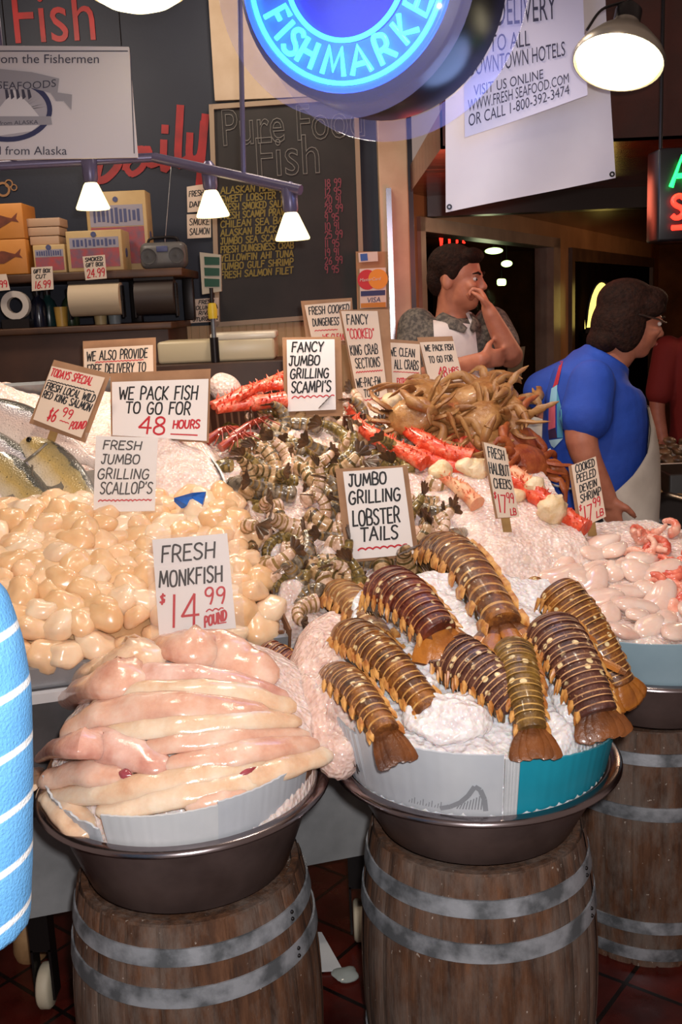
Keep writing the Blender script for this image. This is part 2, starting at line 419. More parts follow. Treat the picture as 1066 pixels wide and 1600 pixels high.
# door, dark with arched glass
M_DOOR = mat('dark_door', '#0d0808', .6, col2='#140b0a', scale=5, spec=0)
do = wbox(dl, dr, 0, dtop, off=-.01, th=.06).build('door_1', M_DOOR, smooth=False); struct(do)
dmb = MB()
for a in ((dl - .1, dl, 0, dtop + .1), (dr, dr + .1, 0, dtop + .1), (dl, dr, dtop, dtop + .1)):
    q = wbox(*a, off=.03, th=.16); dmb.add(q.v, q.f)
struct(dmb.build('trim_4', mat('door_casing', '#5a3d28', .4, col2='#452c1c', scale=6), smooth=False))
M_HALL = mat('brown_hall_wall', '#6a3e22', .7, col2='#4a2a16', scale=3, det=5, spec=.1)
struct(MB().box((5.5, 12.4, 1.25), (9, .12, 2.6)).build('wall_hall_back', M_HALL, smooth=False))
struct(MB().box((7.2, 8.0, 1.25), (.12, 8.8, 2.6)).build('wall_hall_right', M_HALL, smooth=False))
# ceilings
m = mat('varnished_planks', '#6a2c16', .25, col2='#42190c', scale=4, det=5, coat=.3); t = NT(m)
wv = t.n('ShaderNodeTexWave', bands_direction='Y'); wv.inputs['Scale'].default_value = 2.2; t.l(t.co(), wv.inputs[0]); t.bump(t.ramp(wv.outputs[1], [(.02, 0.0), (.07, 1.0)]), .4, .01)
struct(MB().box((4.2, 8.6, CZ + .06), (7.6, 9.9, .12)).build('ceiling', m, smooth=False))
struct(MB().box((4.2, 3.69, CZ + .55), (7.6, .08, 1.1)).build('trim_5', mat('dark_fascia', '#4a1c10', .3, col2='#30120a', scale=4, coat=.2), smooth=False))
struct(MB().box((-1.9, 3.4, 3.75), (4.6, 3.8, .1)).build('ceiling_shop', mat('shop_ceiling', '#2a2020', .6), smooth=False))
bm_ = MB()
struct(MB().box((4.2, 5.4, CZ - .05), (7.4, .12, .1)).build('trim_6', mat('black_beam', '#120a08', .3), smooth=False))

# ---- painted wall lettering
M_RED = mat('red_sign_paint', '#a8161a', .45, col2='#8c1216', scale=10)
def wallfn(px, py, rot=0, Y=BW - .006, sx=1):
    o = at(px, py, Y); c, s = math.cos(rot), math.sin(rot)
    return lambda x, y, z=0: V((o.x + (x * c - y * s) * sx, Y - z, o.z + x * s + y * c))
def join(*mbs):
    r = MB()
    for q in mbs: r.add(q.v, q.f)
    return r
o = bezel('Fish', .33, wallfn(18, 68), .002, font_w=.80).build('painted_lettering', M_RED, smooth=False)
tag(o, 'tall red painted word Fish high on the navy wall above the white banner', 'lettering')
fn = wallfn(147, 283, .13)
sl = MB()
for s_, wd in ((strokes('D', 0, 0, .17, 1, .45), .035),):
    for pl in s_: ribbon(sl, pl, wd, fn)
for pts, wd in (([(.16, .03), (.2, .1), (.27, .1), (.25, .03), (.19, 0), (.17, .04), (.22, .08), (.29, .1), (.28, .03), (.33, .03)], .028),
                ([(.37, .12), (.345, .0), (.39, .03)], .034), ([(.385, .165), (.39, .185)], .034),
                ([(.48, .26), (.42, .02), (.46, .02)], .036), ([(.50, .13), (.48, .03), (.53, .03), (.575, .17)], .034), ([(.59, .2), (.50, -.1)], .036)):
    ribbon(sl, [tuple(q.xy) for q in crv([V(a + (0,)) for a in pts], 4)], wd, fn)
o = sl.build('painted_lettering', M_RED, smooth=False)
tag(o, 'slanted red painted script word Daily on the navy wall behind the lamp rail', 'lettering')
# painted fish and bubbles motif, far left
mo = MB()
for (px, py, r) in ((5, 296, .035), (14, 287, .02), (22, 293, .016)):
    c = at(px, py, BW - .006)
    mo.lathe([(r, 0), (r, .003), (r * .7, .003), (r * .7, 0)], 20, c, rotx(PI / 2))
tag(mo.build('painted_bubbles', mat('ochre_paint', '#a5764a', .5)), 'ochre painted bubble rings on the navy wall at the far left', 'wall painting')
# ============================================================ LAMPS, NEON, BANNERS, BOARD
M_SHADE = mat('lamp_shade_metal', '#8d8478', .35, metal=.6)
M_BULB = mat('glowing_lamp_glass', '#fff2d8', .3, emit='#ffeeb8', es=4)
M_DKM = mat('dark_metal', '#2a2626', .4, metal=.7)
def pendant(name, label, c, R, rad, rodtop):
    "enamel pendant: shade rim at c, axis R@Z up"
    root = thing(name, label, 'lamp', c, 'pendant lamps')
    mk = lambda: MB()
    s = MB(); pr = [(rad, 0), (rad * 1.02, .012), (rad * .93, rad * .28), (rad * .66, rad * .62), (rad * .36, rad * .86), (rad * .3, rad * 1.02), (rad * .27, rad * 1.02), (rad * .33, rad * .82), (rad * .63, rad * .58), (rad * .9, rad * .26), (rad * .985, .0), (rad, 0)]
    s.lathe(pr, 36, c, R); s.build('lamp_shade', M_SHADE, root)
    b = MB(); b.lathe([(0.001, -rad * .30), (rad * .35, -rad * .27), (rad * .68, -rad * .17), (rad * .9, -rad * .04), (rad * .955, .012), (.001, .013)], 32, c, R); b.build('bulb', M_BULB, root)
    k = MB(); k.lathe([(rad * .3, rad), (rad * .3, rad * 1.35), (rad * .16, rad * 1.5), (.004, rad * 1.5)], 20, c, R); k.build('socket', M_DKM, root)
    top = V(c) + R @ V((0, 0, rad * 1.48))
    MB().tube(crv([top, top + V((0, 0, .12)), (top.x, top.y, rodtop)], 5), .006, 8).build('cord', M_DKM, root)
    return root
c1 = at(217, -6, 3.0)
pendant('pendant_lamp', 'round pendant lamp at the top left, only its glowing underside in view', c1, M.Identity(3), .126, 3.7)
c2 = at(966, 99, 3.0); R2 = roty(math.radians(17)) @ rotx(math.radians(-22))
pl = pendant('pendant_lamp', 'tilted pendant lamp with grey shade in front of the white hanging banner', c2, R2, .124, 3.7)
MB().tube(crv([c2 + R2 @ V((-.11, -.03, .05)), c2 + R2 @ V((-.08, -.02, .13)), c2 + R2 @ V((-.02, 0, .19))], 6), .004, 6).build('cord', M_DKM, pl)

# ---- track rail with three spot lamps
M_RAIL = mat('violet_grey_rail', '#5a5470', .35, metal=.3)
M_HAL = mat('halogen_glass', '#fff6e0', .15, emit='#ffe49a', es=2.6)
A = at(-60, 262, 3.45); B = at(262, 247, 3.55); B2 = at(470, 297, 3.3)
root = thing('track_light', 'violet grey lamp rail on a thin rod carrying three small glowing spot lamps', 'track light', B)
MB().tube([A, at(240, 246, 3.55)], (.015), 8).build('rail', M_RAIL, root)
MB().tube([at(240, 246, 3.55), B2], .016, 8).build('rail', M_RAIL, root)
rt = at(381, 276, 3.4); MB().cyl(rt, at(374, -40, 3.4) , .008, n=8).build('hanging_rod', M_RAIL, root)
r2 = at(20, 260, 3.48); MB().cyl(r2, (r2.x, r2.y, 3.7), .008, n=8).build('hanging_rod', M_RAIL, root)
for (px, py, Y, tx) in ((139, 250, 3.5, 0), (326, 262, 3.5, -.03), (452, 295, 3.33, -.02)):
    p = at(px, py, Y); hd = MB(); R = roty(tx)
    hd.lathe([(.012, .02), (.026, 0), (.024, -.06), (.018, -.075), (.001, -.075)], 16, p, R)
    h = hd.build('lamp_head', M_RAIL, root)
    g = MB(); g.lathe([(.018, -.07), (.024, -.078), (.04, -.115), (.055, -.15), (.053, -.155), (.001, -.152)], 24, p, R)
    g.build('reflector', M_HAL, h)
    light('SPOT', 'track_spot', p + R @ V((0, 0, -.17)), 9, WARM, .04, p + V((-.05, -.25, -1)), 110, .6)

# ---- round neon sign
NC = at(541, -45, 2.8); ny = V((-.42, -1, -.12)).normalized()     # faces left and toward the viewer
nx = V((0, 0, 1)).cross(-ny).normalized() ; nx = -ny.cross(V((0, 0, 1))).normalized() * -1
nx = V((-ny.y, ny.x, 0)).normalized(); nz_ = ny.cross(nx) * 1
nz_ = nx.cross(ny) if nx.cross(ny).z > 0 else ny.cross(nx)
RN = M((nx, nz_, ny)).transposed()       # local x right, y up, z toward viewer
def npt(x, y, z=0): return NC + RN @ V((x, y, z))
root = thing('neon_sign', 'round blue neon fish market sign with a dark drum body and clear discs', 'sign', NC)
M_CAN = mat('black_drum', '#06060c', .35)
M_BLUE = mat('blue_neon_tube', '#1040ff', .3, emit='#1a50ff', es=3.2)
M_CYAN = mat('cyan_neon_tube', '#30b0ff', .3, emit='#38d4ff', es=3.6)
M_FACE = mat('deep_blue_face', '#0a22c0', .3, emit='#0c1fd0', es=.15)
M_BAND = mat('pale_blue_band', '#3f78c8', .35)
M_CLEAR = mat('clear_acrylic', '#a8a8e8', .05, alpha=.13, spec=.6)
MB().lathe([(.001, -.30), (.335, -.30), (.345, -.29), (.315, -.03), (.305, -.02), (.001, -.02)], 56, NC, RN).build('drum', M_CAN, root)
MB().lathe([(.166, -.004), (.264, -.004), (.264, -.019), (.166, -.019), (.166, -.004)], 56, NC, RN).build('letter_band', M_BAND, root)
MB().lathe([(.001, -.006), (.165, -.006), (.165, -.019), (.001, -.019)], 48, NC, RN).build('face', M_FACE, root)
for r, mt in ((.160, M_CYAN), (.262, M_CYAN), (.278, M_BLUE)):
    MB().tube([npt(r * math.cos(a * PI / 36), r * math.sin(a * PI / 36), .012) for a in range(72)], .0065 if mt is M_CYAN else .009, 8, closed=True).build('neon_ring', mt, root)
word = 'FISH MARKET'; step = 13.5
for i, ch in enumerate(word):
    if ch == ' ': continue
    a = math.radians((-158, -147.5, -137, -124, 0, -103, -83.5, -65, -46, -28, -10)[i]); lw = _G[ch][0]; h = .066
    L = MB()
    for plx in strokes(ch, -lw * h * .5, -h / 2, h, 1, 0, jit=0):
        pts = []
        for (x, y) in plx:
            rr = .212 - y; aa = a + x / .212
            pts.append(npt(rr * math.cos(aa), rr * math.sin(aa), .012))
        L.tube(pts, .0068, 8)
    L.build('neon_letter', M_CYAN, root)
fs = MB(); fs.prism([npt(-.10 + .26 * k / 10 * .9, .045 + .03 * math.sin(PI * k / 10), .0) for k in range(11)] + [npt(.10 - .2 * k / 10, .03 - .02 * math.sin(PI * k / 10), 0) for k in range(11)], RN @ V((0, 0, .004)))
fs.build('pale_fish_motif', mat('pale_lilac', '#8f96e0', .4), root)
MB().lathe([(.001, .030), (.347, .030), (.350, .033), (.347, .036), (.001, .036)], 64, NC, RN).build('clear_disc', M_CLEAR, root)
MB().lathe([(.345, -.31), (.40, -.31), (.402, -.307), (.40, -.304), (.345, -.304)], 64, NC, RN).build('clear_disc', M_CLEAR, root)
for sx in (-.15, .15):
    q = npt(sx, .27, -.16); MB().cyl(q, (q.x, q.y, 3.72), .008, n=8).build('hanging_rod', M_DKM, root)
light('POINT', 'neon_glow', npt(0, -.1, .14), 1.2, (.35, .55, 1), .15)
light('POINT', 'neon_glow', npt(.3, -.35, -.2), 4.5, (.35, .5, 1), .15)

# ---- white cloth banner and paper sheet hung in front
M_CLOTH = mat('white_vinyl', '#dcd6d8', .55, col2='#d2cace', scale=3, bump=.05, bscale=25)
BL, BR, TR, TL = at(698, 331, 3.5), at(964, 277, 3.5), at(945, -60, 3.5), at(697, -60, 3.5)
def banfn(a, b, off=0, wob=.012):
    p = (TL.lerp(TR, a)).lerp(BL.lerp(BR, a), b); p = p.copy()
    p.y += wob * math.sin(a * 7 + b * 3) + .02 * b - off; return p
root = thing('banner', 'large white vinyl banner hanging at the upper right, corners with eyelets', 'banner', BL)
g = MB(); g.grid(lambda a, b: banfn(a, b), 24, 24); g.grid(lambda a, b: banfn(a, b, -.003), 24, 24, True)
g.build('cloth', M_CLOTH, root)
for a in (.02, .98):
    q = banfn(a, .98, .002); MB().lathe([(.004, 0), (.004, .003), (.009, .003), (.009, 0)], 14, q, rotx(PI / 2)).build('eyelet', M_DKM, root)
for a in (.05, .95):
    q = banfn(a, 0); MB().cyl(q, (q.x, q.y, 3.65), .002, n=6).build('cord', M_DKM, root)
# notice sheet
a0, a1, a2, a3 = at(722, -40, 3.44), at(908, -40, 3.44), at(914, 152, 3.42), at(724, 218, 3.42)
root = thing('notice_sheet', 'white sheet with printed delivery details hanging over the big white banner', 'notice', a3)
def shfn(x, y, z=0):
    p = a0.lerp(a1, x).lerp(a3.lerp(a2, x), y); p = p.copy(); p.y += -z - .02 + .022 * math.sin(x * 3.0) - .02 * y * y; return p
g = MB(); g.grid(lambda a, b: shfn(a, b), 20, 16); g.grid(lambda a, b: shfn(a, b, -.002), 20, 16, True)
g.build('sheet', mat('lilac_white_paper', '#d8d2e0', .5), root)
for q in (a0, a1): MB().cyl(q + V((0, -.015, 0)), (q.x, q.y - .015, 3.65), .002, n=6).build('cord', M_DKM, root)
tx = MB()
def line(mb, text, x0, x1, y, h, wd=.8):
    b = bezel(text, 1.0, lambda x, y_, z: V((x, y_, z)), 0)
    mx = max(p.x for p in b.v)
    mb.add([shfn(x0 + (x1 - x0) * p.x / mx, y - p.y * h, .002) for p in b.v], b.f)
H_ = 1 / 225
line(tx, 'FREE DELIVERY', -.0, .78, .335, .27)
line(tx, 'TO ALL', .22, .56, .5, .16); line(tx, 'DOWNTOWN HOTELS', .04, .84, .63, .16)
tx.build('printed_text', mat('slate_ink', '#3a3850', .6), root, smooth=False); tx = MB(); line(tx, 'VISIT US ONLINE', .08, .66, .76, .10); line(tx, 'WWW.FRESH SEAFOOD.COM', .03, .86, .85, .11); line(tx, 'OR CALL 1-800-392-3474', .03, .86, .94, .11)
tx.build('printed_text', mat('slate_ink', '#3a3850', .6), root, smooth=False)

# ---- seafood banner, upper left
q0, q1, q2, q3 = at(-150, 70, 3.3), at(201, 73, 3.3), at(215, 246, 3.3), at(-150, 252, 3.3)
root = thing('seafood_sign', 'white printed fishermen sign with an oval emblem at the upper left', 'sign', q3)
g = MB(); g.slab((q0, q1, q2, q3), .012); g.build('panel', mat('sign_white', '#cfc8cc', .45), root, smooth=False)
def sfn(px, py, off=.002):
    p = at(px, py, 3.3); p.y -= off; return p
sw = .16
def sline(mb, text, x1, y, h, slope=0, shear=0, x0=None, arc=0):
    b = bezel(text, 1.0, lambda x, y_, z: V((x, y_, z)), 0, shear=shear); mx = max(p.x for p in b.v)
    x0 = x1 - mx * h * 1.05 if x0 is None else x0
    mb.add([sfn(x0 + (x1 - x0) * p.x / mx, y - p.y * h + slope * ((x0 + (x1 - x0) * p.x / mx) - x1) + arc * (p.x / mx - .6) ** 2, .0125 - .009) for p in b.v], b.f)
ink = mat('blue_grey_ink', '#3c3a4c', .6); tx = MB()
sline(tx, 'Fresh from the Fishermen', 155, 99, 20); tx.build('printed_text', ink, root, smooth=False); tx = MB(); sline(tx, 'Wild and from Alaska', 105, 242, 19)
tx.build('printed_text', ink, root, smooth=False)
def ringpx(mb, cx, cy, rx, ry, w_, off):
    pts = [(cx + rx * math.cos(a * PI / 24), cy + ry * math.sin(a * PI / 24)) for a in range(48)]
    pin = [(cx + (rx - w_) * math.cos(a * PI / 24), cy + (ry - w_) * math.sin(a * PI / 24)) for a in range(48)]
    mb.add([sfn(x, y, off) for x, y in pts + pin], [(i, (i + 1) % 48, 48 + (i + 1) % 48, 48 + i) for i in range(48)])
e = MB(); ringpx(e, 12, 172, 70, 50, 8, .0022); e.build('emblem_ring', mat('navy_print', '#2c3058', .5), root, smooth=False)
e = MB(); ringpx(e, 12, 172, 62, 42, 62, .0022); e.build('emblem_ground', mat('grey_print', '#a9a4ac', .5), root, smooth=False)
def poly(mb, pts, off): mb.add([sfn(x, y, off) for x, y in pts], [tuple(range(len(pts)))])
e = MB(); poly(e, [(-40, 195), (-20, 150), (0, 168), (22, 140), (48, 165), (68, 190), (50, 205), (0, 212)], .0026); e.build('mountain_print', mat('pale_print', '#d5d0d4', .5), root, smooth=False)
e = MB()
poly(e, [(-60, 122), (0, 108), (0, 134), (-60, 150)], .003); poly(e, [(0, 108), (50, 113), (93, 123), (90, 148), (50, 138), (0, 134)], .003); poly(e, [(78, 143), (113, 148), (112, 172), (100, 158), (88, 158)], .0028)
poly(e, [(-60, 188), (0, 182), (80, 182), (82, 195), (0, 197), (-60, 203)], .0032)
e.build('ribbon_print', mat('silver_print', '#97949c', .5), root, smooth=False)
e = MB(); sline(e, 'PETER SEAFOODS', 88, 140, 17, 0, 0, -60, -28); e.build('emblem_text', ink, root, smooth=False); e = MB(); sline(e, 'SEAFOOD from ALASKA', 60, 194, 9, -.03, 0, -50)
e.build('emblem_text', ink, root, smooth=False); e = MB()
for x in (8, 16, 25, 34, 43): poly(e, [(x, 140), (x + 4, 140), (x + 7, 152), (x + 2, 156)], .0034)
e.build('emblem_hatching', ink, root, smooth=False)
e = MB()
for (x0, y0, x1, y1) in ((-150, 80, 200, 80), (204, 82, 210, 240)):
    a, b = sfn(x0, y0, .002), sfn(x1, y1, .002); d = (b - a).normalized(); s_ = V((-d.z, 0, d.x)) * .0015
    e.add([a - s_, b - s_, b + s_, a + s_], [(0, 1, 2, 3)])
e.build('border_line', ink, root, smooth=False)
for px in (10, 190):
    q = at(px, 72, 3.306); MB().cyl(q, (q.x, q.y, 3.7), .002, n=6).build('cord', M_DKM, root)

# ---- chalkboard
k0, k1, k2, k3 = at(331, 168, BW - .03), at(556, 152, BW - .03), at(567, 490, BW - .03), at(341, 507, BW - .03)
root = thing('chalkboard', 'tall black chalkboard menu in a pale frame on the back wall', 'chalkboard', k3)
MB().slab((k0, k1, k2, k3), .02).build('board', mat('blackboard', '#1b1614', .6, col2='#2a2320', scale=5, det=6), root, smooth=False)
for a, b in ((k0, k3), (k1, k2), (k0, k1), (k3, k2)):
    n_ = (b - a).normalized(); MB().tube([a - n_ * .01 + V((0, -.008, 0)), b + n_ * .01 + V((0, -.008, 0))], .016, 4).build('frame', mat('pale_wood_frame', '#a08a72', .5), root, smooth=False)
kx = (k1 - k0).normalized(); kz = V((0, 0, 1))
def kfn(px, py):
    o_ = at(px, py, BW - .036); return lambda x, y, z=0: o_ + kx * x + kz * y + V((0, -z, 0))
CH = mat('white_chalk', '#8f8d88', .9); CY = mat('yellow_chalk', '#8a7a40', .9); CP = mat('pink_chalk', '#8a4a55', .9)
g = join(bezel('Pure Food', .235, kfn(346, 228), outline=.0022, font_w=.70), bezel('Fish', .26, kfn(398, 277), outline=.0022, font_w=.8))
g.build('chalk_title', CH, root)
g = MB(); rows = ['ALASKAN HALIBUT', 'SWEET LOBSTER TAIL', 'FRESH SMOKED SALMON', 'FRESH SCAMPI PRAWNS', 'CHILEAN SEA BASS', 'ALASKAN BLACK COD', 'JUMBO SEA SCALLOPS', 'FRESH DUNGENESS CRAB', 'YELLOWFIN AHI TUNA', 'JUMBO GULF SHRIMP', 'FRESH SALMON FILET']
for i, r_ in enumerate(rows):
    h = .030; f_ = kfn(345, 303 + i * 13.2)
    for pl in strokes(r_, 0, 0, h, min(1.0, .36 / textw(r_, h)), .1): ribbon(g, pl, .006, f_)
g.build('chalk_list', CY, root, smooth=False)
g = MB()
for i in range(11):
    f_ = kfn(508, 292 + i * 13.5)
    for pl in strokes('%d %02d' % (random.randint(8, 29), 99 - (i % 3) * 4), 0, 0, .034, .75, 0): ribbon(g, pl, .005, f_)
g.build('chalk_prices', CP, root, smooth=False)

# ---- card logos sign on the post, small sticker, steel strip
Y5 = 5.06
def card(px4, Y, name, label, cat, mt, th=.004, group=None):
    q = [at(x, y, Y) for x, y in px4]; r = thing(name, label, cat, q[3], group)
    MB().slab(q, th).build('sheet', mt, r, smooth=False); return r
def dot(px, py, rpx, Y, R=None):
    c = at(px, py, Y); r_ = rpx / FPX * Y; return MB().lathe([(r_, 0), (r_, .001), (.0005, .001)], 28, c, rotx(PI / 2))
M_PAPER = mat('white_card', '#e4dcd2', .55); M_TANP = mat('tan_card', '#b08a62', .6)
r = card([(556, 393), (606, 393), (607, 540), (560, 540)], 5.075, 'mounting_board', 'tan board fixed to the post behind the payment logos', 'board', M_TANP)
r = card([(562, 420), (603, 418), (604, 480), (563, 482)], Y5, 'payment_sign', 'small white sign with red and orange overlapping circles on the post', 'sign', M_PAPER)
dot(574, 437, 15, Y5 - .001).build('red_disc', mat('logo_red', '#d01f2a', .5), r)
dot(591, 436, 15, Y5 - .0025).build('orange_disc', mat('logo_orange', '#f0a020', .5), r)
g = MB(); g.slab([at(564, 455, Y5 - .002), at(602, 453, Y5 - .002), at(602, 461, Y5 - .002), at(564, 463, Y5 - .002)], .001); g.build('blue_bar', mat('logo_blue', '#1d2a6a', .5), r, smooth=False)
g = MB(); g.slab([at(564, 474, Y5 - .002), at(603, 472, Y5 - .002), at(603, 480, Y5 - .002), at(564, 481, Y5 - .002)], .001); g.build('gold_bar', mat('logo_gold', '#d08a20', .5), r, smooth=False)
o_ = at(573, 473, Y5 - .002); g = bezel('VISA', .034, lambda x, y, z: o_ + V((x, -z, y + x * .03)), .0005, shear=.2); g.build('printed_text', mat('logo_blue', '#1d2a6a'), r, smooth=False)
o_ = at(562, 440, Y5 - .005); g = bezel('MasterCard', .021, lambda x, y, z: o_ + V((x, -z, y + x * .03)), .0005, shear=.2); g.build('printed_text', M_PAPER, r, smooth=False)
r = card([(560, 395), (590, 393), (591, 408), (561, 410)], Y5, 'payment_sticker', 'tiny blue and white sticker above the payment logos', 'sticker', M_PAPER)
g = MB(); g.slab([at(563, 397, Y5 - .002), at(574, 396, Y5 - .002), at(575, 407, Y5 - .002), at(564, 408, Y5 - .002)], .001); g.build('blue_square', mat('amex_blue', '#2b64b8', .5), r, smooth=False)
xs0, xs1 = at(608, 450, 5.06), at(616, 450, 5.06)
struct(MB().box(((xs0.x + xs1.x) / 2, 5.06, 1.2), (xs1.x - xs0.x, .03, 2.05)).build('trim_7', mat('steel_strip', '#b8b4b8', .25, metal=1), smooth=False))

# ---- black neon box at the far right edge
b0, b1 = at(1033, 230, 3.3), at(1150, 372, 3.3)
root = thing('neon_box', 'black sign box with green and red neon letters at the right edge', 'sign', b0)
MB().rbox(((b0.x + b1.x) / 2, 3.38, (b0.z + b1.z) / 2), (b1.x - b0.x, .12, abs(b0.z - b1.z)), b=.008).build('box', M_CAN, root)
def ntube(word, px, py, h, mt, name):
    o_ = at(px, py, 3.29); g = MB()
    for pl in strokes(word, 0, 0, h, 1, 0, jit=0, sp=.3): g.tube([o_ + V((x, 0, y + x * .04)) for x, y in pl], .008, 8)
    return g.build(name, mt, root)
ntube('A', 1049, 292, .085, mat('green_neon', '#20ff60', .3, emit='#18e850', es=5), 'neon_letter')
ntube('S', 1050, 341, .065, mat('red_neon', '#ff2a20', .3, emit='#ff2418', es=5), 'neon_letter')
g = MB(); g.tube([at(1050, 356, 3.29), at(1120, 352, 3.29)], .008, 8); g.build('neon_bar', mat('red_neon', '#ff2a20'), root)
for x in (b0.x + .03, b1.x - .03): MB().cyl((x, 3.4, b0.z - .01), (x, 3.4, 3.3), .006, n=8).build('hanging_rod', M_DKM, root)
light('POINT', 'red_neon_glow', (b0.x - .1, 3.9, b0.z - .1), 2.0, (1, .18, .1), .1)

# ---- things behind the pane; the red letters are its reflection, built as tubes
M_RN = mat('red_neon', '#ff2a20')
root = thing('red_neon_reflection', 'reflection of red neon letters in the shop window, built as glowing tubes', 'reflection', onwall(660, 380, -.3))
for i, (ch, px, py) in enumerate((('U', 651, 386), ('V', 688, 386), ('I', 702, 383), ('I', 714, 380), ('E', 724, 379))):
    o_ = onwall(px, py, -.3); g = MB()
    for pl in strokes(ch, 0, 0, .10 if i == 0 else .075 - .008 * i, 1, 0, jit=0): g.tube([o_ + Wd * x + V((0, 0, y)) for x, y in pl], .007, 6)
    g.build('neon_letter', M_RN, root)
g = MB()
g.cyl(onwall(655, 352, -.3), onwall(740, 366, -.3), .006, n=6); g.build('rail', M_DKM, root)
light('POINT', 'red_neon_glow', onwall(690, 392, .35), 3.2, (1, .12, .06), .1)  # added red light before the pane, to go with the reflected letters
M_GL = mat('green_white_tube', '#eaffd8', .3, emit='#d8ff98', es=4)
for px, py, rx, rz, lab in ((772, 392, .085, .03, 'flat oval ceiling lamp, upper of two in the window'), (792, 412, .055, .032, 'round ceiling lamp, lower of two in the window')):
    p = onwall(px, py, -1.0); root = thing('ceiling_lamp', lab, 'lamp', p)
    MB().ell(p, (rx, rx, rz), n=18, m=10).build('diffuser', M_GL, root); MB().cyl(p + V((0, 0, rz * .8)), (p.x, p.y, CZ), .008, n=8).build('stem', M_DKM, root)
p = onwall(784, 441, -1.2); root = thing('tube_lamp', 'short pale green tube lamp glowing inside the shop window', 'lamp', p)
MB().rbox(p, (.20, .05, .07), RW, b=.02).build('diffuser', M_GL, root); MB().cyl(p + V((0, 0, .03)), (p.x, p.y, CZ), .006, n=8).build('stem', M_DKM, root)
q = [onwall(796, 545, .03), onwall(821, 541, .03), onwall(815, 588, .03), onwall(793, 586, .03)]
r = thing('window_notice', 'small pale paper taped low on the shop window behind the man', 'notice', q[3]); MB().slab(q, .002).build('sheet', mat('grey_paper', '#8d8578', .6), r, smooth=False)
light('POINT', 'inner_room_fill', onwall(760, 470, -.9), 4, (.9, 1, .55), .1)  # added dim fill that lifts the dark room, not one of its lamps
# lit arched lamp on the dark door
p = onwall(940, 480, .16); root = thing('wall_lamp', 'glowing yellow half-round lamp on the dark door behind the woman', 'lamp', p)
sh = [p + V((.125 * math.cos(a), 0, -.17 + .38 * math.sin(a))) for a in [PI * k / 16 for k in range(17)]]
MB().prism(sh, V((0, .05, 0))).build('diffuser', mat('yellow_lamp', '#fff0a0', .3, emit='#ffe070', es=1.6), root, smooth=False)
MB().tube(sh + [sh[0]], .012, 8).build('rim', M_DKM, root)
MB().box(p + V((0, .03, -.19)), (.27, .1, .03)).build('base', M_DKM, root, smooth=False)
p = onwall(905, 530, .02); q = [onwall(893, 520, .07), onwall(915, 520, .07), onwall(913, 545, .07), onwall(893, 545, .07)]
# ============================================================ DISPLAY STAND, BARRELS, BASINS
M_STEEL = mat('galvanised_steel', '#8f9296', .38, metal=.85, col2='#74787c', scale=12, det=6, rough2=.55)
M_PANEL = mat('grey_panel_paint', '#8a8c8e', .5, col2='#6e7072', scale=9, det=7, lo=.3, hi=.75)
M_CARD = mat('brown_cardboard', '#7a5236', .8, col2='#6a4428', scale=14, bump=.1, bscale=90)
root = thing('display_stand', 'sloping grey metal seafood stand holding the iced fish behind the barrels', 'display stand', (SO.x, SO.y, 0))
UL, UR, VT = -1.35, .93, 1.34
def stq(us, h): return [st(u, v, h) for u, v in us]
top_uv = [(UL, 0), (UR, 0), (1.10, VT), (UL, VT)]
MB().hexa(stq(top_uv, -.06), stq(top_uv, -.035)).build('sloping_top', M_STEEL, root, smooth=False)
def fl_(u, y, z): p = st(u, 0, 0); d = V((-math.sin(SA), math.cos(SA), 0)); q = p + d * y; return V((q.x, q.y, z))
def ubox(u0, u1, y0, y1, z0, z1):
    m_ = MB(); return m_.hexa([fl_(u0, y0, z0), fl_(u1, y0, z0), fl_(u1, y1, z0), fl_(u0, y1, z0)], [fl_(u0, y0, z1), fl_(u1, y0, z1), fl_(u1, y1, z1), fl_(u0, y1, z1)])
ubox(UL, .42, .0, .03, .55, .855).build('front_panel', mat('dark_grey_panel', '#4c4a4c', .5, col2='#3a3839', scale=8, det=6), root, smooth=False)
ubox(UL, .30, .02, .5, .27, .53).build('storage_bin', M_PANEL, root, smooth=False)
MB().hexa([st(-1.35, 1.335, .0), st(.05, 1.335, .0), st(.05, 1.36, .0), st(-1.35, 1.36, .0)], [st(-1.35, 1.335, .085), st(.05, 1.335, .085), st(.05, 1.36, .085), st(-1.35, 1.36, .085)]).build('back_rail', M_STEEL, root, smooth=False)
for u, y in ((-1.2, .25), (.88, .48), (1.0, 1.1), (-1.2, 1.2)):
    ubox(u - .02, u + .02, y, y + .04, 0, .80 + y * .40).build('leg', M_STEEL, root, smooth=False)
for u in (-.62, .2):
    c_ = fl_(u, .06, .0); cas = MB(); cas.box(c_ + V((0, 0, .22)), (.05, .05, .11)); cas.box(c_ + V((-.022, 0, .10)), (.006, .05, .14)); cas.box(c_ + V((.022, 0, .10)), (.006, .05, .14))
    k_ = cas.build('caster_bracket', M_DKM, root, smooth=False)
    MB().lathe([(.012, -.016), (.05, -.016), (.056, -.01), (.056, .01), (.05, .016), (.012, .016)], 22, c_ + V((0, 0, .056)), roty(PI / 2)).build('caster_wheel', mat('cream_rubber', '#b8ae98', .6), k_)

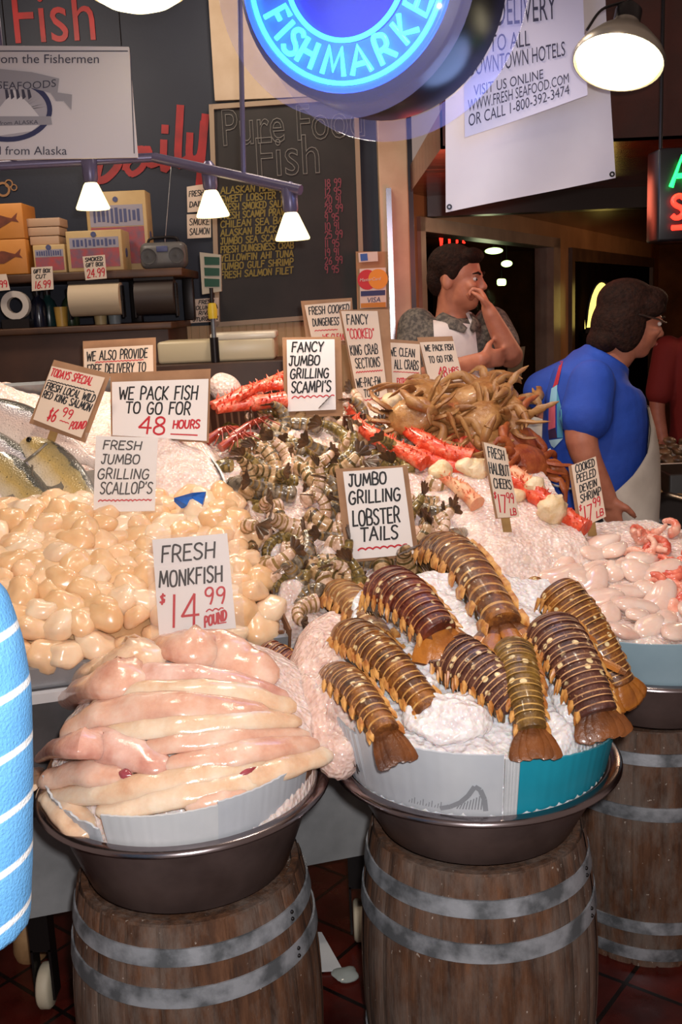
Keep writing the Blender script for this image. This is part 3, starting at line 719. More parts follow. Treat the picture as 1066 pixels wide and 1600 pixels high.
# ---- barrels
def oak(name, seed):
    m = mat(name, '#5d3c24', .75); t = NT(m); co = t.co()
    mp = t.n('ShaderNodeMapping'); mp.inputs['Scale'].default_value = (9, 9, .9); mp.inputs['Location'].default_value = (seed, seed * 2, 0); t.l(co, mp.inputs[0])
    g = t.noise(5, 8, mp.outputs[0], .65)
    base = t.ramp(g, [(.28, '#281810'), (.48, '#4e301c'), (.7, '#6c4830')])
    mp2 = t.n('ShaderNodeMapping'); mp2.inputs['Scale'].default_value = (3, 3, 1.2); mp2.inputs['Location'].default_value = (0, seed * 3, seed); t.l(co, mp2.inputs[0])
    wr_ = t.ramp(t.noise(3.2, 7, mp2.outputs[0], .7), [(.46 if seed != 5 else .40, 0.0), (.64, .72)])
    c = t.mix(wr_, base, '#6f645c')
    sp_ = t.ramp(t.noise(70, 3, co), [(.70, 0.0), (.73, .7)])
    t.l(t.mix(sp_, c, '#b8aca0'), t.b.inputs['Base Color'])
    t.bump(g, .5, .012); return m
M_HOOP = mat('zinc_hoop', '#a8adb4', .42, metal=.4, col2='#5c6064', scale=16, det=7, lo=.38, hi=.62, rough2=.6, bump=.08, bscale=60)
def barrel(label, c, rb, rt, h, seed, hoops):
    root = thing('barrel', label, 'barrel', (c[0], c[1], 0), 'oak barrels under the basins')
    rad = lambda z: rt + (rb - rt) * (1 - ((z - h * .5) / (h * .5)) ** 2)
    N = 22; m = oak('oak_staves_%d' % seed, seed); rnd = random.Random(seed); mb = MB()
    for k in range(N):
        a0, a1 = 2 * PI * k / N, 2 * PI * (k + 1) / N; off = rnd.uniform(-.0015, .0015); g = .012
        cols = [a0 + g, a0 + g * 2.5, (a0 + a1) / 2, a1 - g * 2.5, a1 - g]; dr_ = [-.002, 0, .0012, 0, -.002]
        n = 14; vs = []
        for i in range(n + 1):
            z = h * i / n
            for a, d_ in zip(cols, dr_):
                r_ = rad(z) + d_ + off; vs.append((c[0] + r_ * math.cos(a), c[1] + r_ * math.sin(a), z + (rnd.uniform(-.002, 0) if i == n else 0)))
        fs = [(i * 5 + j, i * 5 + j + 1, (i + 1) * 5 + j + 1, (i + 1) * 5 + j) for i in range(n) for j in range(4)]
        mb.add(vs, fs)
    mb.lathe([(rad(z_ * h / 10) - .006, z_ * h / 10) for z_ in range(11)] + [(rt - .02, h), (rt - .022, h - .02), (.001, h - .02)], 48, (c[0], c[1], 0))
    mb.lathe([(.001, .012), (rt - .01, .012)], 48, (c[0], c[1], 0))
    mb.build('staves', m, root)
    for z0, z1 in hoops:
        n = 5; pr = [(rad(z0 + (z1 - z0) * i / n) + .0045, z0 + (z1 - z0) * i / n) for i in range(n + 1)]
        MB().lathe([(pr[0][0] - .004, z0)] + pr + [(pr[-1][0] - .004, z1)], 64, (c[0], c[1], 0)).build('hoop', M_HOOP, root)
    for z0, z1 in hoops[-2:]:
        rv = MB()
        for dz in (.3, .7):
            z_ = z0 + (z1 - z0) * dz; a = -.52 + (dz - .5) * .02
            rv.ell((c[0] + (rad(z_) + .005) * math.cos(a), c[1] + (rad(z_) + .005) * math.sin(a), z_), (.004, .004, .004), n=8, m=6)
        rv.build('rivets', M_DKM, root)
    return root
CL, CR_, CH_ = (-.332, 1.88), (.252, 1.955), (.80, 2.53)
HB = .640
barrel('oak barrel with two grey hoops under the monkfish basin', CL, .252, .222, .615, 3, [(.05, .085), (.14, .18), (.468, .504), (.545, .577)])
barrel('grey-worn oak barrel under the basin of lobster tails', CR_, .248, .218, HB, 5, [(.05, .085), (.14, .18), (.475, .512), (.562, .596)])
barrel('oak barrel at the right edge, behind the lobster barrel', (.79, 2.55), .250, .222, HB, 9, [(.022, .058), (.105, .14), (.42, .455), (.56, .59)])

# ---- basins
M_BASIN = mat('dull_steel_basin', '#85726e', .30, metal=.45, col2='#5c4d4a', scale=5, det=6, rough2=.40, bump=.02, bscale=18)
def basin(label, c, rr=.293, rb=.2, z0=HB + .001, z1=.79):
    root = thing('steel_basin', label, 'basin', (c[0], c[1], z0), 'steel basins on barrels')
    MB().lathe([(.001, z0), (rb - .02, z0), (rb, z0 + .012), (rr - .028, z1 - .012), (rr - .022, z1 - .002), (rr - .026, z1 - .002), (rb - .006, z0 + .018), (rb - .024, z0 + .008), (.001, z0 + .008)], 72, (c[0], c[1], 0)).build('bowl', M_BASIN, root)
    MB().lathe([(rr - .026, z1 - .006), (rr - .022, z1), (rr - .006, z1 + .001), (rr, z1 - .004), (rr + .001, z1 - .009), (rr - .004, z1 - .011), (rr - .02, z1 - .007), (rr - .026, z1 - .006)], 72, (c[0], c[1], 0)).build('rolled_rim', mat('bright_steel_rim', '#8f8688', .22, metal=1), root)
    return root
basin('dull steel basin heaped with monkfish fillets', CL, .286, .2, .616, .797)
basin('dull steel basin heaped with lobster tails', CR_)
basin('dull steel basin of halibut cheeks at the right edge', CH_)

# ---- cardboard liners standing inside the basins
M_WCARD = mat('white_corrugated_card', '#c8cdd2', .42, col2='#b8bec6', scale=6, spec=.6); t = NT(M_WCARD)
M_WC2 = mat('white_card_panel', '#d6d8da', .5, col2='#c6cacd', scale=5)
M_BLUEC = mat('blue_printed_card', '#1688a0', .38, col2='#1f96ae', scale=5)
M_PBLUE = mat('pale_blue_card', '#9db8c4', .45, col2='#8eaab8', scale=5)
def strip(mb, c, a0, a1, ztop, zbot=.70, rt=.281, rb=.232, th=.004, n=28):
    "curved board: angles in degrees, ztop a function of 0..1"
    P = []
    for i in range(n + 1):
        t_ = i / n; a = math.radians(a0 + (a1 - a0) * t_); zt = ztop(t_) if callable(ztop) else ztop
        rib = .0012 * math.sin(i * 2.6); dr_ = -.010 if c is CL else 0; rt_ = .264 + dr_ + .18 * (zt - .787)
        for rr, z in ((.205, zbot), (.262 + dr_ + rib, .787), (rt_ + rib, zt), (rt_ - th + rib, zt + .0005), (.262 + dr_ - th + rib, .787), (.205 - th, zbot)):
            P.append((c[0] + rr * math.cos(a), c[1] + rr * math.sin(a), z))
    fs = [(i * 6 + j, (i + 1) * 6 + j, (i + 1) * 6 + (j + 1) % 6, i * 6 + (j + 1) % 6) for i in range(n) for j in range(6)]
    mb.add(P, fs + [tuple(range(6)), tuple(n * 6 + 5 - j for j in range(6))]); return mb
def liner(label, c, group='cardboard liners in the basins'):
    return thing('cardboard_liner', label, 'cardboard liner', (c[0], c[1], .70), group)
wob = lambda b, a=.004, k=9: (lambda t_: b + a * math.sin(t_ * k) + a * .5 * math.sin(t_ * k * 2.7))
ln = liner('white torn cardboard liner around the monkfish basin', CL)
strip(MB(), CL, 196, 243, lambda t_: .850 - .03 * t_ + .003 * math.sin(30 * t_)).build('left_flap', M_WCARD, ln)
strip(MB(), CL, 246, 292, lambda t_: .850 + .012 * t_).build('front_flap', M_WC2, ln)
strip(MB(), CL, 291.5, 340, lambda t_: .868 + .012 * t_, rt=.279).build('right_flap', M_WCARD, ln)
strip(MB(), CL, 340, 560, lambda t_: .84).build('rear_flap', M_CARD, ln)
ln = liner('white and blue printed cardboard liner around the lobster basin', CR_)
def ltop(t_): return .885 + .012 * math.sin(t_ * 3)
strip(MB(), CR_, 193, 213, .905).build('left_flap', M_WCARD, ln)
strip(MB(), CR_, 212, 273, lambda t_: .922 - .008 * t_, rt=.283).build('white_front_flap', M_WCARD, ln)
strip(MB(), CR_, 273.5, 279, .905).build('white_edge', M_WC2, ln)
strip(MB(), CR_, 279, 338, lambda t_: .900 - .035 * t_).build('blue_flap', M_BLUEC, ln)
strip(MB(), CR_, 338, 553, .88).build('rear_flap', M_CARD, ln)
# printed fin emblem on the white flap
pm = MB()
def onflap(c, a, z, lift=.0012):
    rr = .264 + .18 * (z - .787) + lift + .001
    return V((c[0] + rr * math.cos(a), c[1] + rr * math.sin(a), z))
def flapline(mb, c, pts, wd, lift=.002):
    for i in range(len(pts) - 1):
        (a, z), (b, y) = pts[i], pts[i + 1]; a, b = math.radians(a), math.radians(b); dz = (y - z); da = (b - a) * .27; L_ = math.hypot(da, dz) or 1
        na, nzz = -dz / L_ * wd / 2 / .27, da / L_ * wd / 2
        mb.add([onflap(c, a - na, z - nzz, lift), onflap(c, b - na, y - nzz, lift), onflap(c, b + na, y + nzz, lift), onflap(c, a + na, z + nzz, lift)], [(0, 1, 2, 3)])
arc = [(249, .800), (253, .806), (257, .817), (260, .832), (262.5, .852), (264.5, .845), (266, .825), (266.5, .800)]
flapline(pm, CR_, arc, .009)
for i in range(9): flapline(pm, CR_, [(255.5 + i * 1.15, .803), (256.6 + i * 1.1, .812 + i * .0028)], .0022)
for i in range(14): flapline(pm, CR_, [(236 + i * 1.2, .80), (236.5 + i * 1.2, .806 + (i % 3) * .004)], .0016)
pm.build('printed_fin_emblem', mat('grey_print_ink', '#84888e', .5), ln, smooth=False)
pm = MB()
for i, (a, z) in enumerate(((198, .835), (201, .832), (204, .828), (207, .824))): flapline(pm, CR_, [(a, z - .012), (a + .8, z + .01), (a + 2, z - .004)], .006)
pm.build('printed_marks', mat('black_print_ink', '#20222a', .5), ln, smooth=False)
ln = liner('pale blue cardboard liner around the halibut basin', CH_)
strip(MB(), CH_, 185, 355, lambda t_: .893 - .004 * math.sin(t_ * 8)).build('front_flap', M_PBLUE, ln)
strip(MB(), CH_, 355, 545, .86).build('rear_flap', M_CARD, ln)

# ---- bits on the floor and beside the barrels
q = [atz(470, 1455, .006), atz(503, 1458, .006), atz(536, 1517, .006), atz(478, 1520, .006)]
cs = MB(); cs.prism(q, V((0, 0, .003))); tag(cs.build('paper_scrap', M_WC2, smooth=False), 'white torn paper scrap lying on the red tiles between the barrels', 'paper scrap')
c_ = atz(540, 1524, .01); tag(MB().ell((c_.x, c_.y, .012), (.035, .03, .011), nz=.5, ns=30, n=20, m=10).build('ice_chip', mat('melting_ice', '#c8d0cc', .15, trans=.5)), 'melting lump of ice on the red tiles beside the paper scrap', 'ice')
c_ = atz(46, 1462, .06); root = thing('wooden_block', 'stubby pale wooden block on the floor at the left edge', 'wooden block', (c_.x, c_.y, 0))
MB().lathe([(.001, 0), (.04, 0), (.046, .02), (.04, .10), (.03, .115), (.001, .115)], 20, (c_.x, c_.y, 0)).build('block', mat('pale_worn_wood', '#a8845c', .6, col2='#7a5a3a', scale=9), root)
# ============================================================ ICE AND SEAFOOD
def icemat(name, c1, c2, rough=.22):
    m = mat(name, c1, rough, sss=.6, sssr=.02, spec=.6); t = NT(m)
    n1 = t.noise(40, 6, rough=.7); n2 = t.noise(150, 3)
    t.l(t.ramp(n1, [(.3, c2), (.6, c1)]), t.b.inputs['Base Color'])
    v = t.n('ShaderNodeTexVoronoi'); v.inputs['Scale'].default_value = 90; t.l(t.co(), v.inputs[0])
    t.bump(v.outputs[0], .7, .006); return m
M_ICE = icemat('crushed_ice', '#efdcd4', '#d9bcb0'); M_ICEW = icemat('white_crushed_ice', '#f6f0ef', '#e0d6d6')
def bumpy(x, y, s=0): return .5 * NZ.noise(V((x * 9 + s, y * 9, s))) + .3 * NZ.noise(V((x * 24, y * 24 + s, 1))) + .22 * NZ.noise(V((x * 60, y * 60, s + 4)))
def sst(a, b, x): t_ = max(0, min(1, (x - a) / (b - a))); return t_ * t_ * (3 - 2 * t_)
# ice on the stand
def hice(u, v):
    h = .018 + .03 * sst(.62, .72, v) * (1 - sst(-.02, .02, u))                         # salmon cell
    h += .06 * math.exp(-((u + .17) / .12) ** 2 - ((v - .86) / .16) ** 2)              # mound by the blue bag
    h += .08 * math.exp(-((u + .68) / .10) ** 2 - ((v - 1.30) / .07) ** 2)
    h += .09 * math.exp(-((u - .14) / .05) ** 2 - ((v - 1.28) / .05) ** 2)
    h -= .05 * sst(1.02, 1.12, v) * sst(.0, .1, u) * (1 - sst(.12, .3, u))
    h += .05 * sst(.5, .72, u) * sst(.0, .2, v)                                         # crab / halibut side
    if .04 < u < .6 and v < 1.08: h += .045 * max(0, NZ.noise(V((u * 17, v * 17, 7)))) + .006
    if u < .02 and v < .64: h = -.02
    return h
def ice_stand(a, b):
    v = .0 + (1.33 - .07 * sst(.2, .6, -.3 + 1.3 * a)) * b; ur = .915 + .16 * max(0, v - .02) / 1.4; u = -1.3 + (ur + 1.3) * a
    h = hice(u, v) + bumpy(u, v) * .022
    if u < .02 and v < .64: h = -.02
    if a in (0, 1) or b in (0, 1): h = -.034
    return st(u, v, h)
tag(MB().grid(ice_stand, 230, 140).build('crushed_ice', M_ICE), 'crushed ice spread over the whole sloping stand', 'ice', kind='stuff')

# ---- mounds in the basins
def inb(c, x, y): return math.hypot(x - c[0], y - c[1])
def zM(x, y):   # under the monkfish
    q = 1 - ((x + .31) / .37) ** 2 - ((y - 2.03) / .42) ** 2
    return .70 + (.325 * max(0, q) ** .62 if q > 0 else q * .3)
def zL(x, y):   # under the lobster tails
    e = math.hypot((x - .262) / .262, 0); r = inb(CR_, x, y); z = .912 + .31 * max(0, (y - 1.70))
    if y > 1.965: edge = abs(x - .262) / .275
    else: edge = r / .268
    z -= .03 * sst(.2, .8, edge); z -= .12 * sst(.88, 1.03, edge); z -= .8 * max(0, y - 2.26); return z
def zH(x, y):   # under the halibut cheeks
    z = .86 + .26 * (y - 2.26) ; edge = inb(CH_, x, y) / .275 if y < 2.53 else abs(x - .8) / .36
    z -= .14 * sst(.78, 1.02, edge); return z
def mound(fz, c, r, yext, nx=90, ny=110, amp=.012, seed=0, lo=.785):
    "heightfield over a disc stretched toward the stand"
    def f(a, b):
        y = c[1] - r + (2 * r + yext) * b; yy = min(y, c[1]); hw = math.sqrt(max(0, r * r - (yy - c[1]) ** 2)) if y < c[1] + yext else math.sqrt(max(0, r * r - (y - c[1] - yext) ** 2))
        x = c[0] + hw * (2 * a - 1); z = fz(x, y) + amp * bumpy(x, y, seed) * 1.6
        if a in (0, 1) or b in (0, 1): z = lo
        return V((x, y, max(z, lo)))
    return MB().grid(f, nx, ny)
tag(mound(zL, CR_, .262, .16, seed=2, amp=.016).build('crushed_ice', M_ICEW), 'white crushed ice heaped in the lobster basin', 'ice', kind='stuff')
tag(mound(zH, CH_, .262, .16, seed=5).build('crushed_ice', M_ICE), 'pinkish crushed ice heaped in the halibut basin', 'ice', kind='stuff')
tag(mound(lambda x, y: zM(x, y) - .012, CL, .262, .06, seed=8).build('crushed_ice', M_ICE), 'pinkish crushed ice under the monkfish fillets', 'ice', kind='stuff')
# wet ice spilling between the monkfish and the lobster tails
_a, _b = at(512, 985, 2.27), at(528, 1190, 1.86)
g = MB(); g.ell((_a + _b) / 2, ((_b - _a).length * .58, .095, .085), frame(_b - _a, None, (0, 0, 1)), n=60, m=40)
for _k in range(len(g.v)):
    _q = g.v[_k]; g.v[_k] = _q + V((.5, -.5, .7)) * (.06 * bumpy(_q.x, _q.y + _q.z, 3))
tag(g.build('ice_slush', icemat('wet_slush', '#f0d4c8', '#d8b2a4', .22)), 'wet pink ice slush between the monkfish and the lobster tails', 'ice', kind='stuff')

# ---- scallop tray and scallops
M_FOAM = mat('white_foam', '#dedcdc', .5)
m = mat('diamond_plate', '#a4a6aa', .4, metal=.4); t = NT(m)
ck = t.n('ShaderNodeTexChecker'); ck.inputs['Scale'].default_value = 130; t.l(t.co(), ck.inputs[0]); t.bump(ck.outputs[1], .5, .004)
root = thing('scallop_tray', 'shallow tray with silver front lip heaped with scallops', 'tray', st(-.5, 0))
MB().hexa(stq([(-1.28, .0), (.015, .0), (.015, .63), (-1.28, .63)], -.034), stq([(-1.28, .0), (.015, .0), (.015, .63), (-1.28, .63)], -.012)).build('base', M_FOAM, root, smooth=False)
MB().hexa([st(-1.3, -.012, -.075), st(.03, -.012, -.075), st(.03, 0, -.075), st(-1.3, 0, -.075)], [st(-1.3, -.012, .016), st(.03, -.012, .016), st(.03, 0, .016), st(-1.3, 0, .016)]).build('front_lip', m, root, smooth=False)
MB().hexa([st(-1.3, -.03, -.10), st(.05, -.03, -.10), st(.05, -.0125, -.10), st(-1.3, -.0125, -.10)], [st(-1.3, -.03, -.045), st(.05, -.03, -.045), st(.05, -.0125, -.045), st(-1.3, -.0125, -.045)]).build('foam_edge', M_FOAM, root, smooth=False)
MB().hexa([st(-1.28, .001, -.012), st(.02, .001, -.012), st(.02, .006, -.012), st(-1.28, .006, -.012)], [st(-1.28, .001, .024), st(.02, .001, .024), st(.02, .006, .024), st(-1.28, .006, .024)]).build('cardboard_edge', M_CARD, root, smooth=False)
M_LIN = mat('wet_cream_lining', '#d8ab7c', .3)
def hsc(u, v): return .012 + .052 * sst(-.02, .10, v) * (1 - sst(.5, .66, v) * .5) * (1 - .5 * sst(-.06, .02, u)) + .02 * math.sin(u * 9) * sst(0, .2, v)
MB().grid(lambda a, b: st(-1.27 + 1.28 * a, .008 + .62 * b, hsc(-1.27 + 1.28 * a, .008 + .62 * b) - .024 if 0 < a < 1 and 0 < b < 1 else -.012), 40, 24).build('lining', M_LIN, root)
M_SC = [mat('scallop_flesh_%s' % k, c, .28, sss=.35, sssr=.02, col2=c2, scale=18, det=3, coat=.25, bump=.06, bscale=60) for k, c, c2 in (('peach', '#e8bd90', '#f0cda8'), ('cream', '#ecccaa', '#f2d8ba'), ('tan', '#e2b483', '#eac396'))]
protos = []
for k in range(9):
    mb = MB(); mb.ell((0, 0, 0), (.040 + .004 * (k % 3), .035 + .003 * (k % 2), .024 + .003 * (k % 3)), n=20, m=12, nz=.28, ns=34, seed=k, power=.82)
    protos.append(mb.mesh('scallop', M_SC[k % 3]))
rnd = random.Random(4)
def place(me, name, loc, R, s=1, label=None, cat=None, group=None):
    o = bpy.data.objects.new(name, me); COL.objects.link(o)
    o.matrix_basis = M.Translation(loc) @ R.to_4x4() @ M.Scale(s, 4) if not isinstance(s, V) else M.Translation(loc) @ R.to_4x4() @ M.Diagonal(s).to_4x4()
    return tag(o, label, cat, group)
def rrot(tilt):
    return SM @ rotz(rnd.uniform(0, 6.28)) @ rotx(rnd.uniform(-tilt, tilt)) @ roty(rnd.uniform(-tilt, tilt))
v = .025; row = 0
while v < .66:
    u = -.86 + (row % 2) * .032
    while u < .0:
        uu, vv = u + rnd.uniform(-.012, .012), v + rnd.uniform(-.010, .010)
        place(rnd.choice(protos), 'scallop', st(uu, vv, hsc(uu, vv) + rnd.uniform(-.006, .012)), rrot(.55), rnd.uniform(.95, 1.22),
              'raw cream scallop among the scallops heaped in the silver-lipped tray', 'scallop', 'raw scallops in the tray')
        u += .063
    v += .049; row += 1

# ---- salmon
def salmon_mat(name, belly, flank, back):
    m = mat(name, flank, .25, metal=.08, coat=.5); t = NT(m); u = t.co('UV'); sx = t.n('ShaderNodeSeparateXYZ'); t.l(t.co(), sx.inputs[0])
    z = t.n('ShaderNodeMath', operation='MULTIPLY_ADD'); t.l(sx.outputs[2], z.inputs[0]); z.inputs[1].default_value = 6.5; z.inputs[2].default_value = .5
    nz = t.noise(22, 5); ad = t.n('ShaderNodeMath', operation='MULTIPLY_ADD'); t.l(nz, ad.inputs[0]); ad.inputs[1].default_value = .25; t.l(z.outputs[0], ad.inputs[2])
    base = t.ramp(ad.outputs[0], [(.42, belly), (.74, flank), (.98, back), (1.0, '#4a4a44')])
    sp_ = t.ramp(t.noise(120, 2), [(.66, 0.0), (.70, .8)])
    t.l(t.mix(sp_, base, '#3a3c3a'), t.b.inputs['Base Color'])
    v_ = t.n('ShaderNodeTexVoronoi'); v_.inputs['Scale'].default_value = 170; t.l(t.co(), v_.inputs[0]); t.bump(v_.outputs[0], .35, .003); return m
M_SAL = [salmon_mat('salmon_skin_gold', '#e6d8c2', '#c0a468', '#8a7c58'), salmon_mat('salmon_skin_rose', '#ecdacf', '#d2bcb4', '#9a98a0'), salmon_mat('salmon_skin_steel', '#dcd2ca', '#b0a8a0', '#74787c')]
M_FIN = mat('salmon_fin', '#6a665c', .35, col2='#8a7f70', scale=30); M_EYE = mat('fish_eye', '#15120c', .1)
def salmon(label, head, tail, hgt, mt, L=None, roll=-1.0):
    d = (tail - head) * 1.25; L = d.length; x = d.normalized()
    hgt *= 1.5; R = frame(x, None, Sn) @ rotx(roll); root = thing('salmon', label, 'salmon', head, 'whole salmon on ice', R)
    n = 26; prof = []
    for i in range(n + 1):
        t_ = i / n; h_ = hgt * (math.sin(PI * min(1, t_ * 1.05 + .02) ** .75) ** .8 * .92 + .02) if t_ < .93 else hgt * .2
        h_ = max(h_, hgt * .17) if t_ > .5 else max(h_, .006)
        prof.append((t_ * L * .88, h_ / 2))
    mb = MB(); mb.tube([(a, 0, 0) for a, _ in prof], [(r * .52, r) for _, r in prof], 22, up=(0, 0, 1))
    mb.build('body', mt, root, world=False)
    f = MB(); xe = L * .85
    f.prism([(xe, -.002, hgt * .09), (xe + .05 * L, -.002, hgt * .2), (L, -.002, hgt * .46), (L * .965, -.002, 0), (L, -.002, -hgt * .46), (xe + .05 * L, -.002, -hgt * .2), (xe, -.002, -hgt * .09)], V((0, .004, 0)))
    f.build('tail_fin', M_FIN, root, smooth=False, world=False)
    f = MB(); f.prism([(L * .40, -.0015, hgt * .40), (L * .46, -.0015, hgt * .66), (L * .53, -.0015, hgt * .58), (L * .55, -.0015, hgt * .40)], V((0, .003, 0))); f.build('dorsal_fin', M_FIN, root, smooth=False, world=False)
    for s in (-1, 1):
        f = MB(); f.tube([(L * .215, s * hgt * .18, -hgt * .18), (L * .28, s * hgt * .27, -hgt * .28), (L * .33, s * hgt * .25, -hgt * .36)], [(.004, .012), (.003, .022), (.001, .006)], 8); f.build('pectoral_fin', M_FIN, root, world=False)
        e = MB(); e.ell((L * .055, s * hgt * .17, hgt * .09), (.009, .005, .009), n=12, m=8); e.build('eye', M_EYE, root, world=False)
        gl_ = MB(); gl_.tube(crv([(L * .15, s * hgt * .16, hgt * .27), (L * .178, s * hgt * .26, 0), (L * .15, s * hgt * .18, -hgt * .27)], 5), .004, 6); gl_.build('gill_cover', M_FIN, root, world=False)
    return root
def sp(px, py, h): return on(px, py, h)
salmon('gold-flanked salmon lying lowest, just above the scallops', sp(-60, 690, .06), sp(122, 868, .0), .125, M_SAL[0])
salmon('salmon with a gold gill cover nearest the Todays Special sign', sp(38, 690, .10), sp(168, 840, .0), .115, M_SAL[0])
salmon('rosy silver salmon topmost of the salmon pile', sp(-60, 640, .10), sp(140, 720, .08), .13, M_SAL[1])
salmon('rosy salmon lying between the topmost and the gold-flanked ones', sp(-90, 668, .08), sp(112, 800, .02), .12, M_SAL[1])
salmon('dark steel salmon at the left edge touching the scallops', sp(-120, 760, .05), sp(56, 872, .0), .115, M_SAL[2])
# blue plastic bag corner
bp = MB(); q = [on(272, 778, .11), on(300, 770, .12), on(322, 768, .115), on(316, 790, .10), on(312, 800, .07), on(292, 797, .07)]
bp.prism(q, Sn * -.012); tag(bp.build('plastic_bag', mat('blue_plastic', '#1450a8', .25, col2='#2a6ac0', scale=30), smooth=False), 'corner of a blue plastic bag poking out of the ice above the scallops', 'plastic bag')

# ---- scampi tray walls
root = thing('scampi_tray', 'long tray with a curved steel left edge and brown card corner holding the scampi', 'tray', st(.3, .3))
P_ = [on(318, 690, .05), on(326, 715, .05), on(345, 745, .045), on(360, 790, .04), on(380, 838, .03), on(412, 905, .03), on(452, 990, .03)]
cv = crv(P_, 6)
for nm, seg, hh, mt in (('steel_edge', cv[:20], .035, M_STEEL), ('cardboard_edge', cv[19:], .03, M_CARD)):
    g = MB(); k = len(seg); vs = []
    for p in seg: vs += [p - Sn * .08, p + Sn * .012, p + Sn * .012 + Su * .006, p - Sn * .08 + Su * .006]
    g.add(vs, [(i * 4 + j, (i + 1) * 4 + j, (i + 1) * 4 + (j + 1) % 4, i * 4 + (j + 1) % 4) for i in range(k - 1) for j in range(4)] + [(0, 1, 2, 3), (k * 4 - 1, k * 4 - 2, k * 4 - 3, k * 4 - 4)])
    g.build(nm, mt, root, smooth=False)
m = mat('fluted_card', '#5a3420', .7); t = NT(m); wv = t.n('ShaderNodeTexWave', bands_direction='X'); wv.inputs['Scale'].default_value = 14; t.l(t.co(), wv.inputs[0]); t.l(t.ramp(wv.outputs[1], [(.1, '#8a6248'), (.25, '#4e2c1a')]), t.b.inputs['Base Color'])
def wallstrip(pts, h, mt, nm, th=.006):
    seg = crv(pts, 5); k = len(seg); g = MB(); vs = []
    for p in seg: vs += [p - Sn * .03, p + Sn * h, p + Sn * h + Sv * th, p - Sn * .03 + Sv * th]
    g.add(vs, [(i * 4 + j, (i + 1) * 4 + j, (i + 1) * 4 + (j + 1) % 4, i * 4 + (j + 1) % 4) for i in range(k - 1) for j in range(4)] + [(0, 1, 2, 3), (k * 4 - 1, k * 4 - 2, k * 4 - 3, k * 4 - 4)])
    return g.build(nm, mt, root, smooth=False)
wallstrip([on(318, 692, .03), on(330, 676, .03), on(358, 668, .03), on(402, 668, .03)], .10, m, 'card_corner')
wallstrip([on(535, 672, .05), on(570, 668, .05)], .05, m, 'card_end')

# ---- shell-on scampi
M_SHR = []
for nm, a, b, c_ in (('olive', '#86703c', '#b89c68', '#55451f'), ('tan', '#b8946a', '#dcbc98', '#7a5c38'), ('grey', '#7c7060', '#a89a84', '#4c4234'), ('pale', '#dcb8a0', '#ecd0bc', '#b08a68')):
    m = mat('scampi_shell_' + nm, a, .25, coat=.5); t = NT(m)
    nz = t.noise(55, 3); t.l(t.ramp(nz, [(.35, c_), (.5, a), (.68, b)]), t.b.inputs['Base Color']); M_SHR.append(m)
M_BAND = [mat('scampi_band_dark', '#5a4a28', .3, coat=.4), mat('scampi_band_tan', '#8e7040', .3, coat=.4)]
M_STAIL = mat('scampi_tail_fan', '#3a2c22', .3, col2='#6a4a30', scale=40)
def shrimp_meshes(k, curl, L=.115, r=.021):
    "curled, ringed body plus a small tail fan"
    n = 6; body = MB(); pts, rad, mi = [], [], []
    N = n * 4
    for i in range(N + 1):
        t_ = i / N; a = curl * t_; Rr = L / curl
        x = Rr * math.sin(a); y = Rr * (1 - math.cos(a)); saw = (t_ * n) % 1
        rr = r * (1 - .55 * t_ ** 1.4) * (.90 + .14 * saw)
        if i == 0: rr = r * .55
        pts.append((x, y, 0)); rad.append((rr, rr * 1.12))
    body.tube(pts, rad, 12, up=(0, 0, 1))
    nq = 12
    for fi in range(N * nq): body.mi[fi] = 1 if (fi // nq) % 4 == 3 else 0
    a = curl; Rr = L / curl; e = V((Rr * math.sin(a), Rr * (1 - math.cos(a)), 0)); d = V((math.cos(a), math.sin(a), 0)); s = V((-d.y, d.x, 0))
    fan = MB()
    for q in (-.7, -.25, .25, .7):
        dd = (d * math.cos(q) + V((0, 0, 1)) * math.sin(q)).normalized()
        fan.tube([e, e + dd * .014, e + dd * .030, e + dd * .036], [(.003, .003), (.006, .002), (.007, .0015), (.002, .001)], 6, up=tuple(s))
    return body, fan
sproto = []
for k in range(8):
    b, f = shrimp_meshes(k, (1.9, 2.5, 1.2, 3.0, 2.2, 1.5, 2.8, 1.8)[k], .115 + .01 * (k % 3), .021 + .002 * (k % 2))
    sproto.append((b.mesh('scampi', [M_SHR[k % 4], M_BAND[(k // 2) % 2]]), f.mesh('tail_fan', M_STAIL)))
rnd = random.Random(11); cnt = 0
def scampi(P, R, s):
    b, f = rnd.choice(sproto); o = place(b, 'scampi', P, R, s, 'raw shell-on scampi in the iced heap in the long middle tray', 'scampi', 'raw scampi in the middle tray')
    q = bpy.data.objects.new('tail_fan', f); COL.objects.link(q); q.parent = o
v = .06; row = 0
while v < 1.06:
    u = .055 + .022 * (row % 2) + .07 * (v < .10); umax = .50 + .12 * sst(.15, .5, v) - .05 * sst(.8, 1.0, v)
    while u < umax:
        if rnd.random() < .90:
            uu, vv = u + rnd.uniform(-.018, .018), v + rnd.uniform(-.014, .014)
            scampi(st(uu, vv, .035 + rnd.uniform(-.006, .022)), SM @ rotz(rnd.uniform(0, 6.28)) @ rotx(rnd.uniform(-1.3, 1.3)), rnd.uniform(1.0, 1.32))
        u += .068
    v += .052; row += 1

